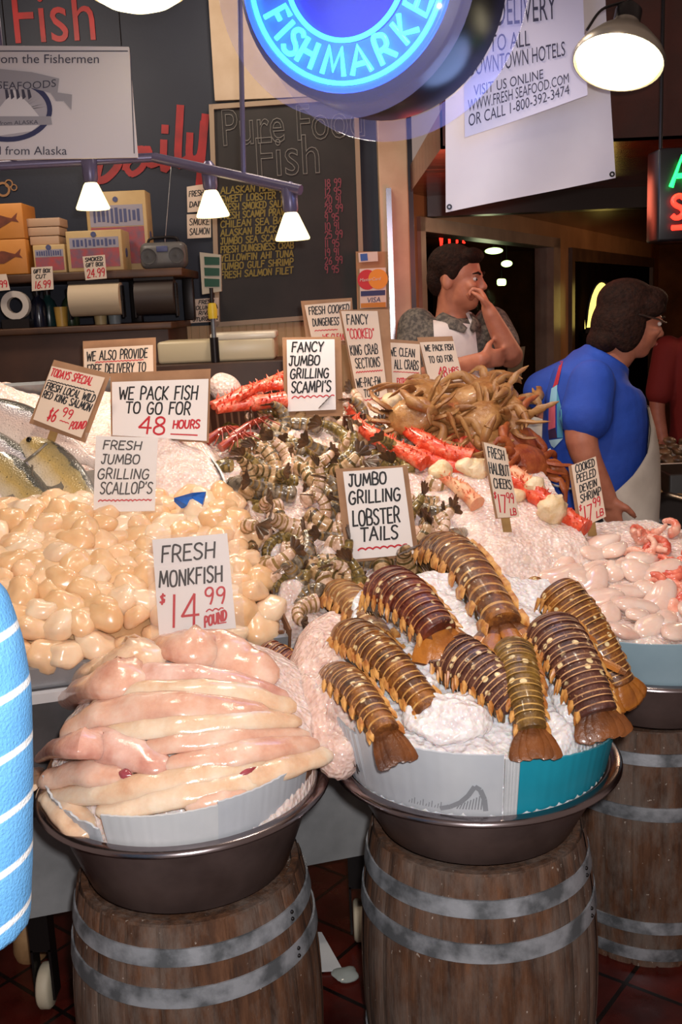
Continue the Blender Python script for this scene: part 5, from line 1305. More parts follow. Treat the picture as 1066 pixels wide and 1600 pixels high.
def ys(x, y, h=.06): return on(x, y, h).y
sign('sleeved white sign reading Fresh Monkfish 14.99 pound', [(238, 843), (355, 833), (369, 981), (249, 995)], None, 2.27,
     [('FRESH', .10, .24, .16, 'k', .84), ('MONKFISH', .05, .49, .16, 'k', .90), ('$', .04, .66, .10, 'r', .13), ('14', .16, .92, .33, 'r', .57), ('99', .62, .72, .17, 'r', .92), ('~', .64, .86, .79, .02, .08, 2.2), ('POUND', .60, .95, .10, 'r', .90, .25), ('~', .77, .88, .93, .005, .3, 2)], 3.1,
     sleeve=[(228, 839), (373, 826), (383, 986), (237, 999)], stick=None)
sign('sleeved white sign reading Fresh Jumbo Grilling Scallops with a red wave', [(150, 681), (247, 684), (242, 798), (146, 800)], None, 2.73,
     [('FRESH', .12, .17, .11, 'k', .76), ('JUMBO', .10, .36, .12, 'k', .74), ('GRILLING', .05, .56, .13, 'k', .90), ("SCALLOP'S", .10, .76, .15, 'k', .96), ('~', .08, .94, .86, .02, .07, 2)], 2.2,
     sleeve=[(134, 676), (258, 683), (254, 801), (136, 797)])
sign('large white sign reading We Pack Fish To Go For 48 Hours, at the left', [(175, 597), (326, 592), (323, 689), (176, 680)], [(172, 583), (329, 576), (326, 692), (173, 684)], 3.1,
     [('WE PACK FISH', .07, .33, .22, 'k', .90), ('TO GO FOR', .14, .58, .20, 'k', .83), ('48', .27, .93, .30, 'r', .58), ('HOURS', .64, .82, .13, 'r', .93, .05), ('~', .62, .90, .92, .004, .5, 2)], 2.6, stick=((258, 688), (262, 726)))
sign('slanted tan sign reading Todays Special local wild red king salmon', [(81, 572), (164, 590), (127, 684), (52, 655)], [(84, 562), (173, 584), (133, 692), (45, 661)], 3.0,
     [('TODAYS SPECIAL', .03, .17, .13, 'r', .82), ('~', .02, .92, .27, .02, .06, 1.6, 1), ('FRESH LOCAL WILD', .02, .42, .12, 'k', .98), ('RED KING SALMON', .02, .57, .12, 'k', .98), ('$6', .25, .92, .22, 'r', .42), ('99', .48, .78, .15, 'r', .70), ('POUND', .72, .94, .12, 'r', 1.0, .4), ('~', .5, .68, .86, .01, .06, 1.5)], 1.9, stick=((86, 668), (66, 724)), paper=M_SHEETW)
sign('sign reading We Also Provide Free Delivery To behind the large Pack Fish sign', [(131, 545), (239, 539), (241, 640), (133, 645)], [(129, 533), (243, 527), (245, 644), (131, 650)], 3.5,
     [('WE ALSO PROVIDE', .04, .19, .14, 'k', .93), ('~', .17, .86, .23, .015, .05, 1.4), ('FREE DELIVERY TO', .04, .40, .14, 'k', .90), ('~', .3, .9, .45, .01, .05, 1.4), ('HOTELS', .3, .62, .13, 'k', .8)], 1.9, paper=M_SHEETW, stick=((190, 640), (190, 665)))
sign('white sign reading Fancy Jumbo Grilling Scampis on brown card', [(448, 531), (523, 530), (525, 640), (450, 643)], [(441, 527), (533, 526), (536, 650), (445, 653)], 3.35,
     [('FANCY', .10, .17, .13, 'k', .78), ('JUMBO', .04, .36, .13, 'k', .70), ('GRILLING', .06, .54, .13, 'k', .88), ("SCAMPI'S", .08, .74, .15, 'k', .92), ('~', .09, .97, .82, .03, .13, 1.8)], 2.4, stick=((487, 645), (489, 680)))
sign('tall white sign reading Fancy Cooked King Crab Sections', [(533, 486), (590, 486), (607, 629), (562, 635)], [(530, 484), (608, 483), (615, 634), (560, 640)], 3.55,
     [('FANCY', .10, .14, .10, 'k', .72), ('"COOKED"', .06, .29, .10, 'r', .84), ('KING CRAB', .04, .46, .10, 'k', .88), ('SECTIONS', .12, .60, .10, 'k', .90), ('~', .1, .93, .65, .012, .08, 1.5), ('WE-PAC-EM', .04, .80, .09, 'k', .84), ('TO-GO', .22, .91, .08, 'k', .74), ('~', .14, .90, .95, .012, .12, 1.5)], 1.7, stick=((586, 632), (590, 668)), paper=M_SHEETW)
sign('tilted sign reading Fresh Cooked Dungeness, behind the king crab sign', [(476, 477), (548, 471), (545, 532), (488, 534)], [(470, 470), (550, 465), (556, 538), (480, 540)], 3.66,
     [('FRESH COOKED', .06, .27, .20, 'k', .98), ('DUNGENESS', .10, .58, .19, 'k', .75), ('~', .12, .7, .72, .02, .08, 1.4), ('WE CLEAN', .3, .98, .16, 'r', .9)], 1.6, paper=M_SHEETW, stick=((510, 530), (512, 600)))
sign('sign reading We Clean All Crabs extra charge', [(604, 535), (656, 538), (658, 611), (614, 609)], [(602, 529), (655, 533), (662, 616), (612, 615)], 3.62,
     [('WE CLEAN', .05, .28, .17, 'k', .85), ('ALL CRABS', .15, .55, .19, 'k', .95), ('~', .1, .95, .62, .01, .1, 1.2), ('EXTRA CHARGE', .18, .88, .13, 'r', .98)], 1.6, paper=M_SHEETW, stick=((634, 610), (636, 640)))
sign('tilted sign reading We Pack Fish To Go For 48, before the man', [(656, 535), (709, 533), (724, 594), (672, 601)], [(652, 527), (707, 525), (726, 597), (670, 604)], 3.66,
     [('WE PACK FISH', .10, .22, .14, 'k', .95), ('TO GO FOR', .14, .50, .15, 'k', .85), ('48', .32, .86, .24, 'r', .6), ('HRS', .64, .78, .12, 'r', .95), ('~', .4, .75, .94, .01, .2, 1.2)], 1.5, paper=M_SHEETW, stick=((690, 598), (692, 622)))
sign('white sign reading Jumbo Grilling Lobster Tails on brown card', [(536, 737), (629, 730), (647, 865), (552, 874)], [(524, 733), (637, 727), (655, 869), (542, 880)], 2.62,
     [('JUMBO', .07, .17, .13, 'k', .72), ('GRILLING', .04, .37, .14, 'k', .92), ('LOBSTER', .06, .62, .17, 'k', .86), ('TAILS', .16, .80, .15, 'k', .80), ('~', .10, .90, .90, .02, .12, 2.6)], 2.9, stick=((604, 868), (608, 905)))
sign('narrow sign reading Fresh Halibut Cheeks 17.99', [(756, 691), (790, 700), (812, 807), (778, 809)], [(753, 690), (773, 693), (800, 809), (775, 811)], 2.74,
     [('FRESH', .10, .19, .14, 'k', .88), ('HALIBUT', .02, .41, .15, 'k', .96), ('CHEEKS', .10, .60, .13, 'k', .92), ('$', .0, .74, .09, 'r', .14), ('17', .12, .93, .24, 'r', .52), ('99', .55, .80, .14, 'r', .92), ('LB', .6, .97, .09, 'r', .9)], 1.7, stick=((790, 806), (794, 832)), paper=M_SHEETW)
sign('narrow sign reading Cooked Peeled Devein Shrimp 17.99', [(893, 727), (931, 713), (947, 807), (909, 824)], [(889, 729), (912, 720), (930, 815), (904, 826)], 2.84,
     [('COOKED', .12, .14, .12, 'k', .92), ('PEELED', .10, .30, .12, 'k', .90), ('DEVEIN', .15, .46, .11, 'k', .88), ('SHRIMP', .12, .62, .12, 'k', .98), ('$', .02, .74, .09, 'r', .14), ('17', .15, .94, .24, 'r', .52), ('99', .56, .78, .14, 'r', .90), ('LB', .62, .95, .10, 'r', .95)], 1.7, stick=((924, 815), (927, 838)), paper=M_SHEETW)

# ============================================================ BACK COUNTER AND SHELVES, LEFT
M_WOODD = mat('dark_shelf_wood', '#5a3820', .5, col2='#3e2514', scale=6, det=6)
M_WOODC = mat('brown_counter_wood', '#4e3020', .5, col2='#3a2216', scale=5, det=5)
def pbox(x0, y0, x1, y1, Y, dep, mtl, name, parent, b=.004):
    "box whose front face spans the two picture corners at distance Y"
    p, q = at(x0, y0, Y), at(x1, y1, Y); lo = V((min(p.x, q.x), Y, min(p.z, q.z))); hi = V((max(p.x, q.x), Y + dep, max(p.z, q.z)))
    return MB().rbox((lo + hi) / 2, hi - lo, b=b).build(name, mtl, parent)
# cabinet under the shelf, standing on the floor
p, q = at(-230, 515, 4.55), at(262, 505, 4.55)
root = thing('back_counter', 'dark brown wooden counter behind the stand at the left, under the shelf', 'counter', (p.x, 4.9, .0))
zt = at(60, 512, 4.55).z
MB().rbox(((p.x + q.x) / 2, 4.86, zt / 2), (q.x - p.x, .58, zt - .03), b=.006).build('body', M_WOODC, root)
MB().rbox(((p.x + q.x) / 2, 4.85, zt - .015), (q.x - p.x + .04, .63, .03), b=.006).build('top', M_WOODD, root)
p2, q2 = at(-230, 443, 4.6), at(284, 412, 4.6); zs = at(140, 424, 4.6).z
root = thing('shelf', 'brown wooden shelf carrying fish boxes and a radio at the left', 'shelf', (p2.x, 5.1, zs))
MB().rbox(((p2.x + q2.x) / 2, 4.88, zs - .018), (q2.x - p2.x, .56, .036), b=.005).build('board', M_WOODD, root)
for x in (p2.x + .3, at(205, 430, 4.9).x, q2.x - .03): MB().rbox((x, 4.98, (zs - .036 + zt) / 2), (.05, .05, zs - .036 - zt), b=.004).build('upright', M_DKM, root)
def zshelf(): return zs + .0005
M_ORANGE = mat('orange_carton', '#d08a3c', .5, col2='#c27c30', scale=5); M_ORS = mat('pale_carton_side', '#b8977a', .5)
M_TANBOX = mat('cream_gift_box', '#c8ab78', .45, col2='#b89a68', scale=6); M_PHOTO = mat('salmon_photo_print', '#7c5a6a', .4, col2='#b04a4a', scale=28, det=4); M_LETB = mat('blue_grey_print', '#4a5078', .5)
def gift(label, x0, x1, ybase, h, Y, dep, z0=None):
    a, b = at(x0, ybase, Y), at(x1, ybase, Y); z0 = zshelf() if z0 is None else z0; hh = h / FPX * Y; W_ = b.x - a.x
    r = thing('gift_box', label, 'box', ((a.x + b.x) / 2, Y + dep / 2, z0), 'printed seafood boxes on the shelf')
    MB().rbox(((a.x + b.x) / 2, Y + dep / 2, z0 + hh / 2), (W_, dep, hh), b=.004).build('carton', M_TANBOX, r)
    g = MB(); g.box(((a.x + b.x) / 2, Y - .0005, z0 + hh * .33), (W_ * .88, .002, hh * .46)); g.build('photo_panel', M_PHOTO, r, smooth=False)
    g = MB(); g.box(((a.x + b.x) / 2, Y - .0005, z0 + hh * .70), (W_ * .88, .002, hh * .26)); g.build('title_band', mat('lilac_band', '#9a94a0', .5), r, smooth=False)
    rk = random.Random(int(x0)); g = MB(); n = 11
    for k in range(n):
        g.box((a.x + W_ * (.10 + .8 * (k + .5) / n), Y - .002, z0 + hh * .70), (W_ * .8 / n * rk.uniform(.4, .7), .002, hh * rk.uniform(.12, .20)))
    o_ = g.build('title_print', M_LETB, r, smooth=False); o_['kind'] = 'stuff'
    g = MB(); g.lathe([(.012, 0), (.012, .002), (.001, .002)], 14, ((a.x + b.x) / 2, Y - .001, z0 + hh * .90), rotx(PI / 2)); g.build('seal', M_LETB, r)
    g = MB(); g.lathe([(.02, 0), (.02, .002), (.001, .002)], 14, (b.x + .0005, Y + dep * .45, z0 + hh * .45), roty(PI / 2)); g.build('side_print', M_LETB, r)
    return z0 + hh
t1 = gift('cream seafood gift box in the middle of the shelf, its front row largest', 107, 194, 420, 60, 4.62, .18)
gift('cream seafood gift box standing behind and above the larger one', 138, 232, 372, 118, 4.84, .14)
t3 = gift('small cream seafood box left of the larger gift box', 54, 104, 420, 42, 4.62, .16)
a, b = at(46, 380, 4.64), at(92, 380, 4.64); z_ = t3 + .001
for i in range(3):
    r = tag(MB().rbox(((a.x + b.x) / 2, 4.72, z_ + .019), (b.x - a.x + .01 * i, .14, .036), b=.003).build('flat_carton', M_ORS), ('flat pale carton at the bottom of the small stack', 'flat pale carton in the middle of the small stack', 'flat pale carton on top of the small stack')[i], 'box', 'flat cartons on the shelf'); z_ += .0385
M_FISH = mat('brown_fish_print', '#5a2c1e', .5, col2='#7a3e28', scale=20)
a, b = at(-40, 420, 4.60), at(44, 420, 4.60); z_ = zshelf()
for i, hp in enumerate((52, 52)):
    hh = hp / FPX * 4.6; r = thing('fish_carton', ('lower orange carton printed with a brown fish at the far left', 'upper orange carton printed with a brown fish at the far left')[i], 'box', ((a.x + b.x) / 2, 4.7, z_), 'orange fish cartons')
    MB().rbox(((a.x + b.x) / 2, 4.70, z_ + hh / 2), (b.x - a.x, .2, hh - .001), b=.004).build('carton', M_ORANGE, r)
    cx, cz = at(10, 420, 4.6).x, z_ + hh * .5; s = .075
    out = [(-1, .1), (-.6, .3), (-.2, .5), (.0, .42), (.3, .22), (.6, .05), (.95, .32), (.85, -.05), (1.0, -.35), (.6, -.14), (.2, -.3), (-.1, -.42), (-.5, -.32), (-.9, -.12)]
    MB().prism([V((cx + s * x, 4.5995, cz + s * y * .8 + .015 * x)) for x, y in out], V((0, -.0015, 0))).build('fish_print', M_FISH, r, smooth=False); z_ += hh + .0005
# radio
c_ = at(252, 380, 4.66); zr = zshelf(); r = thing('radio', 'grey portable radio with round speakers on the end of the shelf', 'radio', (c_.x, 4.7, zr))
MB().rbox((c_.x, 4.72, zr + .058), (.205, .1, .115), b=.03, seg=4).build('body', mat('grey_plastic', '#6a6866', .4, col2='#5a5856', scale=8), r)
for s in (-1, 1): MB().lathe([(.034, 0), (.034, .006), (.026, .003), (.001, .008)], 22, (c_.x + s * .062, 4.669, zr + .055), rotx(PI / 2)).build('speaker', mat('dark_grille', '#3e3c3c', .5), r)
MB().tube(crv([(c_.x - .07, 4.72, zr + .112), (c_.x - .05, 4.72, zr + .135), (c_.x + .05, 4.72, zr + .135), (c_.x + .07, 4.72, zr + .112)], 5), .006, 8).build('handle', M_DKM, r)
MB().cyl((c_.x + .0, 4.76, zr + .112), (c_.x + .05, 4.80, zr + .46), .0018, n=6).build('antenna', M_STEEL, r)
MB().rbox((c_.x, 4.667, zr + .085), (.05, .004, .025), b=.002).build('dial', M_LETB, r)
# paper roll on its holder and the dark roll beside it
def roll(label, x0, x1, yc, rpx, Y, mt, name='paper_roll'):
    a, b = at(x0, yc + 3, Y), at(x1, yc - 3, Y); rr = rpx / FPX * Y; z = a.z; r = thing(name, label, 'paper roll', ((a.x + b.x) / 2, Y, z - rr))
    g = MB(); R = roty(PI / 2); L = b.x - a.x; g.lathe([(.02, 0), (rr, 0), (rr, L), (.02, L), (.02, 0)], 32, (a.x, Y, z), R); g.build('paper', mt, r)
    for x in (a.x - .006, b.x + .006):
        g = MB(); g.box((x, Y, z - rr * .2), (.006, rr * .7, rr * 1.9)); g.build('bracket', M_DKM, r, smooth=False)
    g = MB(); g.cyl((a.x - .01, Y, z), (b.x + .01, Y, z), .012, n=12); g.build('rod', M_DKM, r)
    g = MB(); g.box(((a.x + b.x) / 2, Y - rr * .2, z + rr * 1.02), (L * 1.02, .05, .012)); g.build('cutter_bar', M_DKM, r, smooth=False)
roll('white paper roll in its holder under the shelf', 112, 190, 466, 25, 4.60, mat('roll_paper', '#c8b496', .6))
roll('dark wrapped roll beside the white paper roll under the shelf', 214, 274, 462, 26, 4.66, mat('dark_roll', '#3e3430', .5))
# tape dispenser, cups, bottles
def onc(px, Y): return V((at(px, 505, Y).x, Y, zt + .0005))
c_ = onc(28, 4.62); r = thing('tape_roll', 'white ring of tape standing on a dark dispenser at the left', 'tape', c_)
MB().box(c_ + V((0, 0, .02)), (.12, .07, .04)).build('dispenser', M_DKM, r, smooth=False)
MB().lathe([(.035, -.02), (.062, -.02), (.062, .02), (.035, .02), (.035, -.02)], 28, c_ + V((0, 0, .10)), rotx(PI / 2)).build('ring', mat('white_tape', '#c8beb4', .5), r)
for px, Y, h, rr, mt, nm, lab in ((97, 4.64, .085, .03, mat('yellow_cup', '#a8843a', .4), 'cup', 'yellow cup on the back counter beside the tape roll'), (158, 4.68, .075, .032, mat('cream_cup', '#b8a070', .4), 'cup', 'cream cup under the white paper roll'), (180, 4.68, .075, .032, mat('grey_cup', '#7a8488', .4), 'cup', 'grey cup right of the cream cup')):
    c_ = onc(px, Y); tag(MB().lathe([(.001, 0), (rr * .8, 0), (rr, h), (rr * .93, h), (rr * .75, .006), (.001, .006)], 22, c_).build(nm, mt), lab, 'cup')
for px, Y, mt, lab in ((62, 4.72, mat('dark_bottle', '#1a1c2a', .2), 'dark squeeze bottle beside the tape roll'), (78, 4.80, mat('teal_bottle', '#1f3c3c', .25), 'teal bottle on the back counter'), (112, 4.80, mat('green_bottle', '#2a3a24', .25), 'green bottle behind the yellow cup')):
    c_ = onc(px, Y); r = thing('bottle', lab, 'bottle', c_, 'bottles on the back counter')
    MB().lathe([(.001, 0), (.036, 0), (.038, .01), (.038, .09), (.03, .115), (.014, .13), (.014, .145), (.001, .145)], 20, c_).build('body', mt, r); MB().lathe([(.016, .142), (.016, .165), (.001, .165)], 14, c_).build('cap', M_DKM, r)
# small price cards under the shelf, paper notices on the wall
def note(label, q, Y, lines, mt=M_SHEETW, lw=1.3): return sign(label, q, None, Y, lines, lw, lean=0, paper=mt, group=None)
note('small price card hung under the shelf at the left', [(49, 418), (82, 416), (84, 452), (50, 455)], 4.57, [('GIFT BOX', .1, .25, .15, 'k', .9), ('CUT', .2, .48, .15, 'k', .7), ('16.99', .15, .9, .3, 'r', .9)])
note('price card hung under the largest gift box', [(129, 401), (164, 398), (167, 435), (134, 438)], 4.57, [('SMOKED', .1, .22, .15, 'k', .9), ('GIFT BOX', .1, .45, .15, 'k', .9), ('24.99', .1, .9, .34, 'r', .95)])
note('price card at the very left edge of the shelf', [(-18, 430), (10, 428), (16, 453), (-14, 456)], 4.57, [('9.99', .2, .8, .4, 'r', .95)])
note('paper notice reading Smoke Salmon on the navy wall', [(292, 335), (330, 334), (330, 371), (293, 373)], 5.18, [('SMOKE', .1, .45, .26, 'k', .95), ('SALMON', .1, .85, .26, 'k', .95)])
note('paper notice above the smoke salmon one, half behind the lamp', [(292, 292), (318, 288), (331, 330), (293, 332)], 5.18, [('FRESH', .1, .4, .2, 'k', .9), ('DAILY', .1, .8, .2, 'k', .9)])
note('paper notice reading Fresh Columbia River Sturgeon below the chalkboard edge', [(297, 468), (342, 465), (342, 502), (297, 505)], 5.14, [('FRESH', .3, .22, .15, 'k', .85), ('COLUMBIA', .1, .45, .15, 'k', .98), ('RIVER', .3, .68, .15, 'k', .85), ('STURGEON', .1, .93, .15, 'k', .98)])
# weighing scale with display
Y = 4.25; za = at(330, 566, Y).z
pt, qt = at(236, 570, 4.2), at(446, 560, 4.2)
root = thing('weighing_counter', 'long cream counter ledge carrying the scale behind the iced stand', 'counter', ((pt.x + qt.x) / 2, 4.35, .28))
MB().rbox(((pt.x + qt.x) / 2 - .0, 4.36, (za + .28) / 2), (qt.x - pt.x + .05, .34, za - .28 - .002), b=.006).build('cabinet', M_WOODC, root)
r = thing('weighing_scale', 'white weighing scale with green digit display on a post', 'scale', ((pt.x + qt.x) / 2, 4.35, za))
a, b = at(246, 560, Y), at(430, 560, Y)
M_SCALE = mat('cream_enamel', '#d8c8a4', .35)
MB().rbox(((a.x + b.x) / 2, Y + .14, za + .045), (b.x - a.x, .26, .09), b=.012).build('platform', M_SCALE, r)
c2_ = at(380, 540, Y); MB().rbox((c2_.x, Y + .12, za + .10), (.27, .22, .03), b=.008).build('pan', mat('white_enamel', '#f0e4cc', .3), r)
pb = at(337, 560, Y - .01); pt_ = at(333, 486, Y); MB().cyl((pb.x, Y - .02, za), (pt_.x, Y - .02, pt_.z), .010, n=12).build('post', M_STEEL, r)
MB().cyl((pb.x, Y - .02, za), (pb.x, Y - .02, za + .10), .018, n=12).build('post_sleeve', M_DKM, r)
MB().lathe([(.018, -.03), (.02, .0), (.016, .03), (.001, .034)], 14, (pt_.x, Y - .02, pt_.z)).build('yellow_cap', mat('yellow_plastic', '#d8b830', .4), r)
MB().cyl((pt_.x, Y - .02, pt_.z + .03), (at(331, 450, Y).x, Y - .02, at(331, 450, Y).z), .008, n=10).build('display_neck', M_DKM, r)
D = [at(312, 394, Y), at(345, 398, Y), at(346, 455, Y), at(316, 460, Y)]
hd = MB().slab(D, .03).build('display_head', mat('display_casing', '#a89c88', .4), r, smooth=False)
for k in range(3):
    y0 = 401 + k * 17; Q = [at(319, y0, Y - .004), at(343, y0 + 1, Y - .004), at(343, y0 + 13, Y - .004), at(320, y0 + 13, Y - .004)]; MB().slab(Q, .003).build('green_display', mat('green_lcd', '#123a2a', .2, emit='#0c6a44', es=.05), hd, smooth=False)
# white tub and blue bag beside the woman, clam trays at right
M_TUB = mat('white_tub_plastic', '#d8cdbb', .4)
r = thing('white_tub', 'shallow white plastic tub on the stand between the crabs and the woman', 'tub', at(800, 690, 3.55))
c_ = at(806, 684, 3.50); MB().lathe([(.001, -.06), (.12, -.06), (.15, .0), (.157, .012), (.15, .016), (.142, .0), (.115, -.05), (.001, -.05)], 36, c_, rotx(.35)).build('shell', M_TUB, r)
p = at(838, 745, 3.25); tag(MB().rbox(p, (.05, .03, .10), roty(.5) @ rotx(-.3), b=.006).build('white_carton', M_SHEET), 'small white carton standing between the crab chunks and the woman', 'carton')
# right background stand with clam trays
root = thing('shellfish_stand', 'dark shellfish stand at the far right behind the woman', 'stand', (1.55, 4.3, 0))
MB().rbox((1.75, 4.25, .50), (.95, .70, 1.0), b=.01).build('body', mat('black_stand', '#17110e', .5), root)
M_CLAM = mat('dark_clam_shell', '#3a2a20', .4, col2='#8a6a48', scale=14); M_OYS = mat('oyster_shell', '#8a6a42', .5, col2='#c0a070', scale=16)
r1 = thing('shellfish_tray', 'tray of dark clams at the right edge behind the woman', 'tray', at(1060, 700, 4.2)); r2 = thing('shellfish_tray', 'tray of tan oysters at the right edge below the dark clams', 'tray', at(1060, 760, 4.0))
for (rr, x0, y0, Y, n, mt, nm, cat) in ((r1, 1034, 690, 4.25, 22, M_CLAM, 'clam', 'clam'), (r2, 1034, 752, 3.98, 20, M_OYS, 'oyster', 'oyster')):
    c_ = at(x0 + 60, y0 + 10, Y); R = rotx(.32); MB().rbox(c_ + V((0, 0, -.05)), (.46, .24, .03), R, b=.005).build('base', M_TUB, rr)
    MB().rbox(c_ + R @ V((0, -.125, -.03)), (.46, .012, .06), R, b=.003).build('front_edge', M_TUB, rr)
    rk = random.Random(n); me = MB().ell((0, 0, 0), (.032, .026, .015), n=14, m=8, nz=.3, ns=40).mesh(nm, mt)
    for k in range(n):
        q = c_ + R @ V((-.19 + .38 * ((k % 6) + rk.random() * .5) / 6, -.09 + .18 * (k // 6) / 3.5, .0 + rk.random() * .012)); place(me, nm, q, rotz(rk.uniform(0, 6)) @ rotx(rk.uniform(-.6, .6)), 1.0, ('dark clam in the tray at the right edge' if nm == 'clam' else 'tan oyster in the lower tray at the right edge'), cat, nm + 's in the right tray')
p = at(1050, 815, 3.75); tag(MB().ell(p, (.16, .12, .11), n=28, m=16, nz=.25, ns=9).build('black_bag', mat('black_plastic', '#0e0d0e', .25)), 'crumpled black plastic bag at the right edge under the oyster tray', 'plastic bag')
# ============================================================ PEOPLE
from mathutils.bvhtree import BVHTree
def skinmat(name, a, b): return mat(name, a, .5, sss=.15, sssr=.01, col2=b, scale=22)
M_SKIN = skinmat('skin_ruddy', '#c07a5c', '#b06a50'); M_SKIN2 = skinmat('skin_tan', '#b8765c', '#a8664e')
M_HAIRD = mat('dark_brown_hair', '#1c0f0a', .75, col2='#2e1911', scale=60, bump=.8, bscale=90, spec=.15); M_HAIRB = mat('black_hair', '#150e0c', .7, col2='#241a16', spec=.15, scale=60, bump=.4, bscale=120)
M_EYEW = mat('eye_white', '#d8ccc4', .2); M_EYED = mat('eye_dark', '#1a120e', .15); M_LIP = mat('lips', '#a0564c', .4)
def head_mb(mb, c, R, s):
    "face looks along R@Y; s = 1 for a 0.23 m head"
    e = lambda p, r, rr=None: mb.ell(V(c) + R @ (V(p) * s), [q * s for q in r], R if rr is None else R @ rr, n=20, m=14)
    e((0, -.012, .028), (.074, .094, .086)); e((0, .030, -.030), (.060, .062, .080)); e((0, .048, -.082), (.036, .036, .030)); e((0, .02, -.06), (.055, .055, .045))
    e((0, .100, -.022), (.014, .018, .014)); mb.tube([V(c) + R @ (V(p) * s) for p in ((0, .080, .022), (0, .094, -.002), (0, .106, -.020))], [.008 * s, .009 * s, .011 * s], 8)
    e((0, .080, .020), (.046, .012, .010)); e((.036, .066, -.020), (.024, .022, .018)); e((-.036, .066, -.020), (.024, .022, .018))
    e((0, .088, -.050), (.023, .010, .006)); e((0, .086, -.062), (.020, .010, .007))
    for sd in (-1, 1):
        e((sd * .074, -.012, -.010), (.010, .022, .033), rotz(sd * .3)); mb.ell(V(c) + R @ (V((sd * .010, .098, -.028)) * s), (.009 * s, .010 * s, .007 * s), R, n=10, m=8)
def face_parts(root, c, R, s):
    for sd in (-1, 1):
        p = V(c) + R @ (V((sd * .030, .078, .004)) * s)
        g = MB(); g.ell(p, (.0125 * s, .008 * s, .0075 * s), R, n=14, m=10); ey = g.build('eye', M_EYEW, root)
        g = MB(); g.ell(p + R @ V((.002 * s, .0065 * s, 0)), (.006 * s, .003 * s, .006 * s), R, n=12, m=8); g.build('iris', M_EYED, ey)
        g = MB(); g.tube([V(c) + R @ (V(q) * s) for q in ((sd * .014, .090, .022), (sd * .032, .088, .028), (sd * .050, .074, .022))], [.004 * s, .0045 * s, .002 * s], 7); g.build('eyebrow', M_HAIRD, root)
    g = MB(); g.ell(V(c) + R @ (V((0, .0965, -.056)) * s), (.019 * s, .004 * s, .007 * s), R, n=14, m=8); g.build('lips', M_LIP, root)
def hand_mb(mb, w, d, nrm, s=1.0, curl=.5, side=1, spread=.16):
    "wrist w, pointing direction d, palm faces nrm; side = thumb side sign"
    d = V(d).normalized(); nrm = V(nrm); nrm = (nrm - d * nrm.dot(d)).normalized(); x = d.cross(nrm) * side
    R = M((x, d, nrm)).transposed()
    mb.ell(V(w) + d * .048 * s, (.040 * s, .052 * s, .016 * s), R, n=16, m=10, power=.85); mb.tube([V(w) - d * .02, V(w) + d * .03 * s], [.024 * s, .026 * s], 10)
    for k, (o, L) in enumerate(((.030, .070), (.010, .080), (-.010, .074), (-.029, .058))):
        p = V(w) + d * .088 * s + x * o * s; a = 0; pts = [V(w) + d * .055 * s + x * o * .9 * s, p]; dd = (d + x * (o * spread * 30) * .12).normalized()
        for j, f_ in enumerate((.45, .32, .23)):
            a += curl * (.8, 1.0, .9)[j]; p = p + (dd * math.cos(a) + nrm * math.sin(a)) * L * f_ * s; pts.append(p)
        mb.tube(pts, [.0105 * s, .0105 * s, .0098 * s, .0088 * s, .0070 * s], 8)
    t0 = V(w) + d * .018 * s + x * .026 * s; t1 = t0 + (x * .75 + d * .6 + nrm * .25).normalized() * .038 * s; t2 = t1 + (d * .85 + x * .25 + nrm * .5).normalized() * .030 * s; t3 = t2 + (d * .8 + nrm * .6).normalized() * .024 * s
    mb.tube([V(w) + d * .01 * s + x * .012 * s, t0, t1, t2, t3], [.013 * s, .015 * s, .0125 * s, .011 * s, .008 * s], 8)
def limb(mb, pts, rad, n=14): 
    P = crv(pts, 5); m = len(P); k = (len(rad) - 1) / (m - 1); R_ = []
    for i in range(m):
        q = i * k; a = min(int(q), len(rad) - 2); R_.append(rad[a] + (rad[a + 1] - rad[a]) * (q - a))
    mb.tube(P, R_, n)
    mb.ell(P[0], (R_[0],) * 3, n=12, m=8); mb.ell(P[-1], (R_[-1],) * 3, n=12, m=8)
def torso(mb, secs, front, k=0.0):
    "secs: (centre, half width, half depth)"
    mb.tube([V(c) for c, a, b in secs], [(a + k, b + k) for c, a, b in secs], 28, up=V(front))
def legs(mb, hips, z0, rad, k=0.0, shoes=True, front=(0, -1, 0)):
    for h in hips:
        kn = V((h.x, h.y, (h.z + z0) / 2 + .03)) + V(front) * .02; limb(mb, [h, kn, V((h.x, h.y, z0 + .08))], [rad[0] + k, rad[1] + k, rad[2] + k, rad[3] + k])
def finish(mb, name, mt, root, vox, sm=8):
    return remesh(mb.build(name, mt, root), vox, sm)
def onmesh(objs):
    trees = []
    for o in objs:
        W = wm(o); trees.append(BVHTree.FromPolygons([W @ v.co for v in o.data.vertices], [tuple(p.vertices) for p in o.data.polygons]))
    def f(px, py, off=.004):
        d = ray(px, py).normalized(); best = None
        for t in trees:
            h = t.ray_cast(cC, d)
            if h[0] is not None and (best is None or h[3] < best[1]): best = (h[0] - d * off, h[3])
        return best[0] if best else None
    return f
